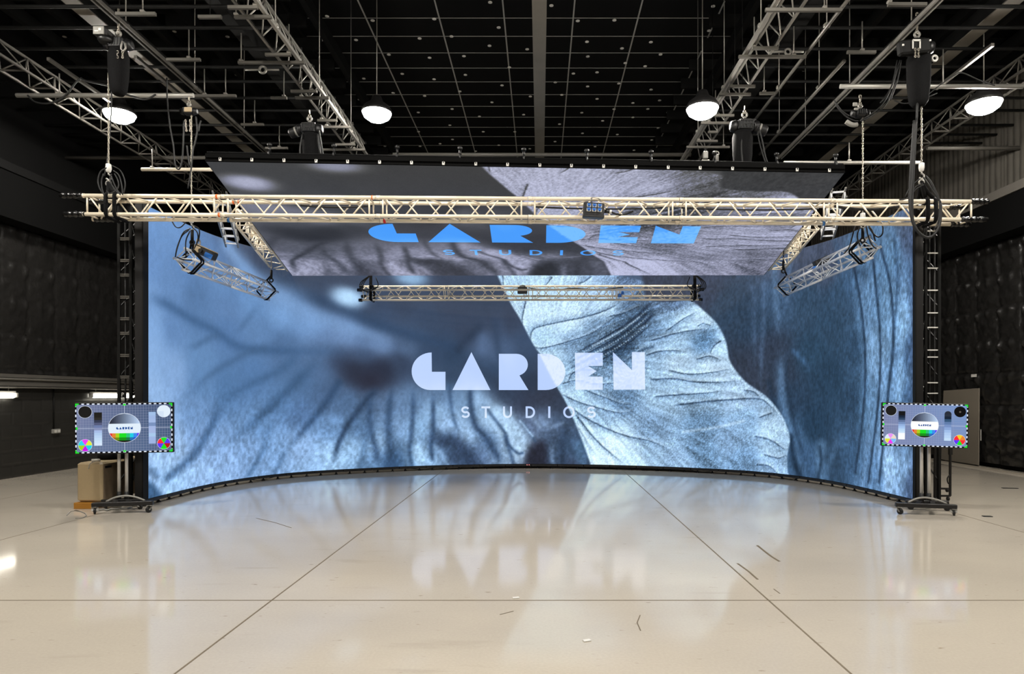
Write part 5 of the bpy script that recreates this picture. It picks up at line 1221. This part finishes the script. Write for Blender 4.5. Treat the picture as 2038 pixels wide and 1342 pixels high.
for lab, x0, x1, y, z, mt_ in (('dull brown cross pipe behind the tilted screen at the left', 113, 780, 314, 6.0, 'beam'), ('dark steel cross pipe behind the tilted screen in the middle', 782, 1375, 308, 6.0, 'beam'), ('dull steel cross pipe near the right wall', 1845, 2060, 295, 5.9, 'pipe')):
    p0, p1 = V(pz(x0, y, z)), V(pz(x1, y, z)); tag(MB().tube([p0, p1], .035, 10).build('cross_pipe', M[mt_]), lab, 'pipe')
k = 0
for side, Xa, Xb in (('left', XL+.1, -3.4), ('right', 2.9, XR-.1)):
    for i, y in enumerate((13, 55, 97, 133, 162, 195, 220, 249, 268, 285)):
        dd = F*(6.37-EYE)/(VY-y)
        structure(MB().tube([(Xa, dd, 6.37), (Xb, dd, 6.37)], .024, 8).build('roof_pipe', M['darksteel']), f'dark cross pipe high in the {side} roof bay, {ORD[i]} from the front', 'pipe')
    for i in range(13):
        dd = 8.2+.75*i
        structure(MB().span(Xa, Xb+(-.6 if side == 'left' else 0), dd-.03, dd+.03, 7.75, 7.95).build('roof_purlin', M['darksteel']), f'black roof purlin in the {side} bay, {ORD[i]} from the front', 'purlin')
    for i in range(8):
        X = Xa+.5+(Xb-Xa-.8)*i/7; structure(MB().span(X-.05, X+.05, 7, YB, 7.55, 7.75).build('roof_joist', M['darksteel']), f'black roof joist in the {side} bay, {ORD[i]} from the left', 'joist')
def ibeam(label, r, z, d0, d1, w, h, mt_):
    X = r*(z-EYE); t = thing('roof_beam', label, 'beam', (X, (d0+d1)/2, z), kind='structure')
    MB().span(X-w/2, X+w/2, d0, d1, z, z+.016).build('bottom_flange', M[mt_], t); MB().span(X-.008, X+.008, d0, d1, z+.016, z+h).build('web', M['darksteel'], t); MB().span(X-w/2, X+w/2, d0, d1, z+h, z+h+.016).build('top_flange', M['darksteel'], t)
ibeam('pale steel roof beam running over the middle of the room', -.002, 6.45, 6.5, 18, .19, .3, 'palebeam')
ibeam('pale brownish sloping-looking roof beam over the left hoist', -1.187, 6.45, 6.5, 16, .21, .3, 'palebeam')
ibeam('dark roof beam between the left bay and the lattice', -.828, 6.45, 6.5, 16, .17, .3, 'darksteel')
ibeam('dark roof beam in the right bay beside the lattice', .70, 6.45, 6.5, 16, .17, .3, 'darksteel')
ibeam('grey roof beam running behind the big right hoist', 1.2, 6.45, 6.5, 16, .21, .3, 'palebeam')
def lattice(label, Xa, Xb, z, d0, d1, hgt, step, mt_, zig=True, rungs=True):
    t = thing('roof_lattice', label, 'lattice girder', ((Xa+Xb)/2, (d0+d1)/2, z))
    for X, zz_ in ((Xa, z), (Xb, z), ((Xa+Xb)/2 if zig else Xa, z+hgt)): MB().bar((X, d0, zz_), (X, d1, zz_), .028, .028).build('chord', M[mt_], t)
    mb = MB(); n = int((d1-d0)/step); Xm = (Xa+Xb)/2
    for i in range(n):
        y0, y1 = d0+i*step, d0+(i+1)*step
        if rungs: mb.bar((Xa, y0, z), (Xb, y0, z), .020, .020)
        for X in (Xa, Xb): mb.tube([(X, y0, z), (Xm, (y0+y1)/2, z+hgt)], .010, 5); mb.tube([(Xm, (y0+y1)/2, z+hgt), (X, y1, z)], .010, 5)
    mb.build('lacing', M[mt_], t)
    return t
lattice('long roof lattice girder near the left wall, passing the leftmost lamp', -7.14, -7.49, ZR, 7.5, 15.5, .30, .52, 'pipe')
lattice('long roof lattice girder near the right wall, passing the rightmost lamp', 6.69, 6.98, ZR, 7.5, 15.5, .30, .52, 'pipe')
lattice('pair of rails with steel lacing between the left bay and the centre', -3.27, -3.52, ZR+.02, 7.0, 12.6, .34, .42, 'steel', rungs=False)
lattice('pair of rails with steel lacing between the centre and the right bay', 2.78, 3.05, ZR+.02, 7.0, 12.6, .34, .42, 'steel', rungs=False)
# frame around the tilted screen, seen past both its sides
for side, u, sg, x_ in (('left', 0, -1, -4.50), ('right', 1, 1, 4.10)):
    a, b = V(panel(u, .50, 0)), V(panel(u, .97, 0)); off = V((sg*.165, 0, .16))
    small_truss('frame_truss', f'cream box truss along the {side} edge of the tilted screen', a+off, b+off, .125, 0, 2, .022, .009, 'cream')
    t = thing('bracing_frame', f'cream braced frame standing above the {side} side of the tilted screen', 'frame', tuple((a+b)/2+V((sg*.5,0,.3))))
    q0, q1 = a.lerp(b, .38)+V((sg*.36,0,.22)), a.lerp(b, .9)+V((sg*.36,0,.20)); mb = MB()
    for p_ in (q0, q1, q0.lerp(q1, .5)): mb.bar(p_, p_+V((0,0,.55)), .035, .035, (0,1,0))
    for e in (0, .3, .55): mb.bar(q0+V((0,0,e)), q1+V((0,0,e)), .03, .03)
    for k_ in range(4):
        s0, s1 = q0.lerp(q1, k_/4), q0.lerp(q1, (k_+1)/4); mb.bar(s0, s1+V((0,0,.55)), .02, .02).bar(s0+V((0,0,.55)), s1, .02, .02)
    for f_ in (.0, .5, 1): mb.bar(q0.lerp(q1, f_)+V((0,0,.3)), q0.lerp(q1, f_)+V((-sg*.5,0,.28)), .03, .03)
    mb.build('bars', M['cream'], t)
def cable_ladder(label, xs, ys, d0, d1, nr, w):
    (xa, xb), (ya, yb) = xs, ys; t = thing('cable_ladder', label, 'ladder', pd(xa, ya, d0)); a, b = V(pd(xa, ya, d0)), V(pd(xb, yb, d1))
    dl_ = (b-a).normalized(); R_ = dl_.cross(V((0,0,1))).normalized(); U_ = R_.cross(dl_)
    for i in (-1, 1):
        for j in (0, 1): MB().bar(a+R_*w*i*.5+U_*w*j*.8, b+R_*w*i*.5+U_*w*j*.8, .022, .022).build('side_rail', M['steel'], t)
    for k_ in range(nr):
        mb = MB(); p_ = a.lerp(b, (k_+.5)/nr)
        for j in (0, 1): mb.bar(p_-R_*w*.5+U_*w*j*.8, p_+R_*w*.5+U_*w*j*.8, .022, .022)
        for i in (-1, 1): mb.bar(p_+R_*w*i*.5, p_+R_*w*i*.5+U_*w*.8, .022, .022)
        mb.build('rung', M['alu'], t)
cable_ladder('steel ladder frame hanging behind the left part of the cream truss', (435,462), (398,492), 8.9, 9.95, 6, .17)
cable_ladder('steel ladder frame hanging behind the right part of the cream truss', (1671,1646), (392,476), 8.9, 9.95, 6, .17)
# hoists carrying the tilted screen
def big_hoist(label, px, py, d_, flip, s):
    c = V(pd(px, py, d_)); h_ = hoist('chain_hoist', label, c, s, (0,0,0), .52, .03*flip, flip, hook_up=.12, chain=False)
    MB().box(c+V((.02,-s*.27,.05)), (s*.5,.008,.016)).box(c+V((.03,-s*.27,.0)), (s*.4,.008,.012)).build('name_lines', M['frame'], h_)
    MB().tube(curve([c+V((-.06,-.1,-.1)), c+V((-.08,-.12,-.3)), c+V((-.07,-.12,-.5)), c+V((-.05,-.1,-.62))]), .012, 6).tube(curve([c+V((.16,-.1,-.05)), c+V((.2,-.12,-.25)), c+V((.24,-.12,-.45)), c+V((.30,-.1,-.6))]), .012, 6).tube(curve([c+V((.14,-.1,-.1)), c+V((.17,-.12,-.3)), c+V((.26,-.12,-.6))]), .010, 6).build('leads', M['rubber'], h_)
    return h_
big_hoist('large dark chain hoist with a barrel motor above the left part of the tilted screen', 616, 258, 8.9, 1, .36)
big_hoist('large dark chain hoist above the right part of the tilted screen', 1482, 252, 8.9, -1, .40)
p = V(pd(1404,309,8.75)); bx = thing('junction_box', 'pale grey junction box standing on the edge rail of the tilted screen', 'junction box', tuple(p))
MB().box(p, (.062,.06,.10), bev=.008).build('housing', M['grey'], bx); MB().box(p+V((0,-.01,-.075)), (.10,.03,.015), bev=.004).bar(p+V((-.04,0,-.06)), p+V((-.05,0,-.13)), .012, .012).bar(p+V((.03,0,-.06)), p+V((.05,0,-.13)), .012, .012).build('bracket', M['steel'], bx); MB().cyl(p+V((0,0,.05)), p+V((0,0,.09)), .01, 8).build('stub', M['frame'], bx)
p = V(pd(1426,313,8.75)); bx = thing('floodlight', 'small grey spotlight beside the pale junction box', 'spotlight', tuple(p))
MB().lathe(p+V((0,0,.04)), [(.02,.0),(.032,-.02),(.04,-.08),(.034,-.09)], (0,-.5,1), 16).build('housing', M['grey'], bx); MB().torus(p+V((0,-.01,.045)), .03, .007, (0,1,0), 14, 6).build('yoke', M['steel'], bx)
p = V(pz(523,139,6.25)); tag(MB().torus(p, .05, .018, (0,1,0), 16, 8).cyl(p+V((-.26,0,0)), p+V((-.06,0,0)), .014, 8).cyl(p+V((.06,0,0)), p+V((.24,0,0)), .014, 8).build('beam_clamp', M['steel']), 'steel ring clamp on a short rod under the dark left beam', 'clamp')
p = V(pz(1568,103,6.25)); tag(MB().torus(p, .04, .016, (0,1,0), 16, 8).cyl(p+V((-.24,0,0)), p+V((-.05,0,0)), .018, 8).cyl(p+V((.05,0,0)), p+V((.22,0,0)), .018, 8).build('beam_clamp', M['steel']), 'steel ring clamp on a short rod under the dark right beam', 'clamp')

# ------------------------------------------------------------------ lamps
lamp0 = None
def high_bay(label, loc):
    global lamp0
    if lamp0 is None:
        t = thing('pendant_lamp', label, 'lamp', loc, 'high bay lamps under the roof'); x, y, z = loc
        MB().lathe((x,y,z), [(.235,-.0),(.24,.03),(.20,.10),(.10,.18),(.07,.26)], n=28).build('reflector', M['frame'], t)
        MB().lathe((x,y,z-.012), [(.225,.010),(.222,0),(.20,-.05),(.13,-.10),(.01,-.125)], n=28).build('light_disc', M['lamp'], t)
        MB().cyl((x,y,z+.26), (x,y,ZC-.01), .008, 6).build('suspension_rod', M['steel'], t); lamp0 = t; return t
    return dup(lamp0, loc, label)
for x, y, lab in ((238,227,'leftmost glowing round lamp under the roof, behind the left load chain'), (750,225,'glowing round lamp under the roof left of the middle beam'), (1398,217,'glowing round lamp under the roof right of the middle beam'), (1958,207,'rightmost glowing round lamp under the roof at the right lattice')):
    high_bay(lab, pz(x, y, 5.60 if x > 1000 else 5.90))
for yy, row in ((6.0, 'in the row before the cream truss'), (0.2, 'in the row above the viewer')):  # unseen lamp rows, added for front light on floor and truss
    for i, X in enumerate((-6.3, -2.2, 2.2, 6.3)):
        high_bay(f'unseen glowing round lamp added overhead {row}, {ORD[i]} from the left', (X, yy, 5.90))

# ------------------------------------------------------------------ world, camera, exposure
w = bpy.data.worlds.new('World'); SC.world = w; w.use_nodes = True
w.node_tree.nodes['Background'].inputs['Color'].default_value = (0,0,0,1); w.node_tree.nodes['Background'].inputs['Strength'].default_value = 0
cam = bpy.data.cameras.new('camera'); co = bpy.data.objects.new('camera', cam); COL.objects.link(co)
co.location = (0, 0, EYE); co.rotation_euler = (PI/2, 0, 0)
cam.sensor_fit = 'HORIZONTAL'; cam.sensor_width = 36; cam.lens = F/2038*36
cam.shift_x = (1019-VX)/2038; cam.shift_y = (VY-671)/2038; cam.clip_start = .05; cam.clip_end = 100
SC.camera = co
SC.view_settings.view_transform = 'Standard'; SC.view_settings.look = 'None'; SC.view_settings.exposure = 0; SC.view_settings.gamma = 1
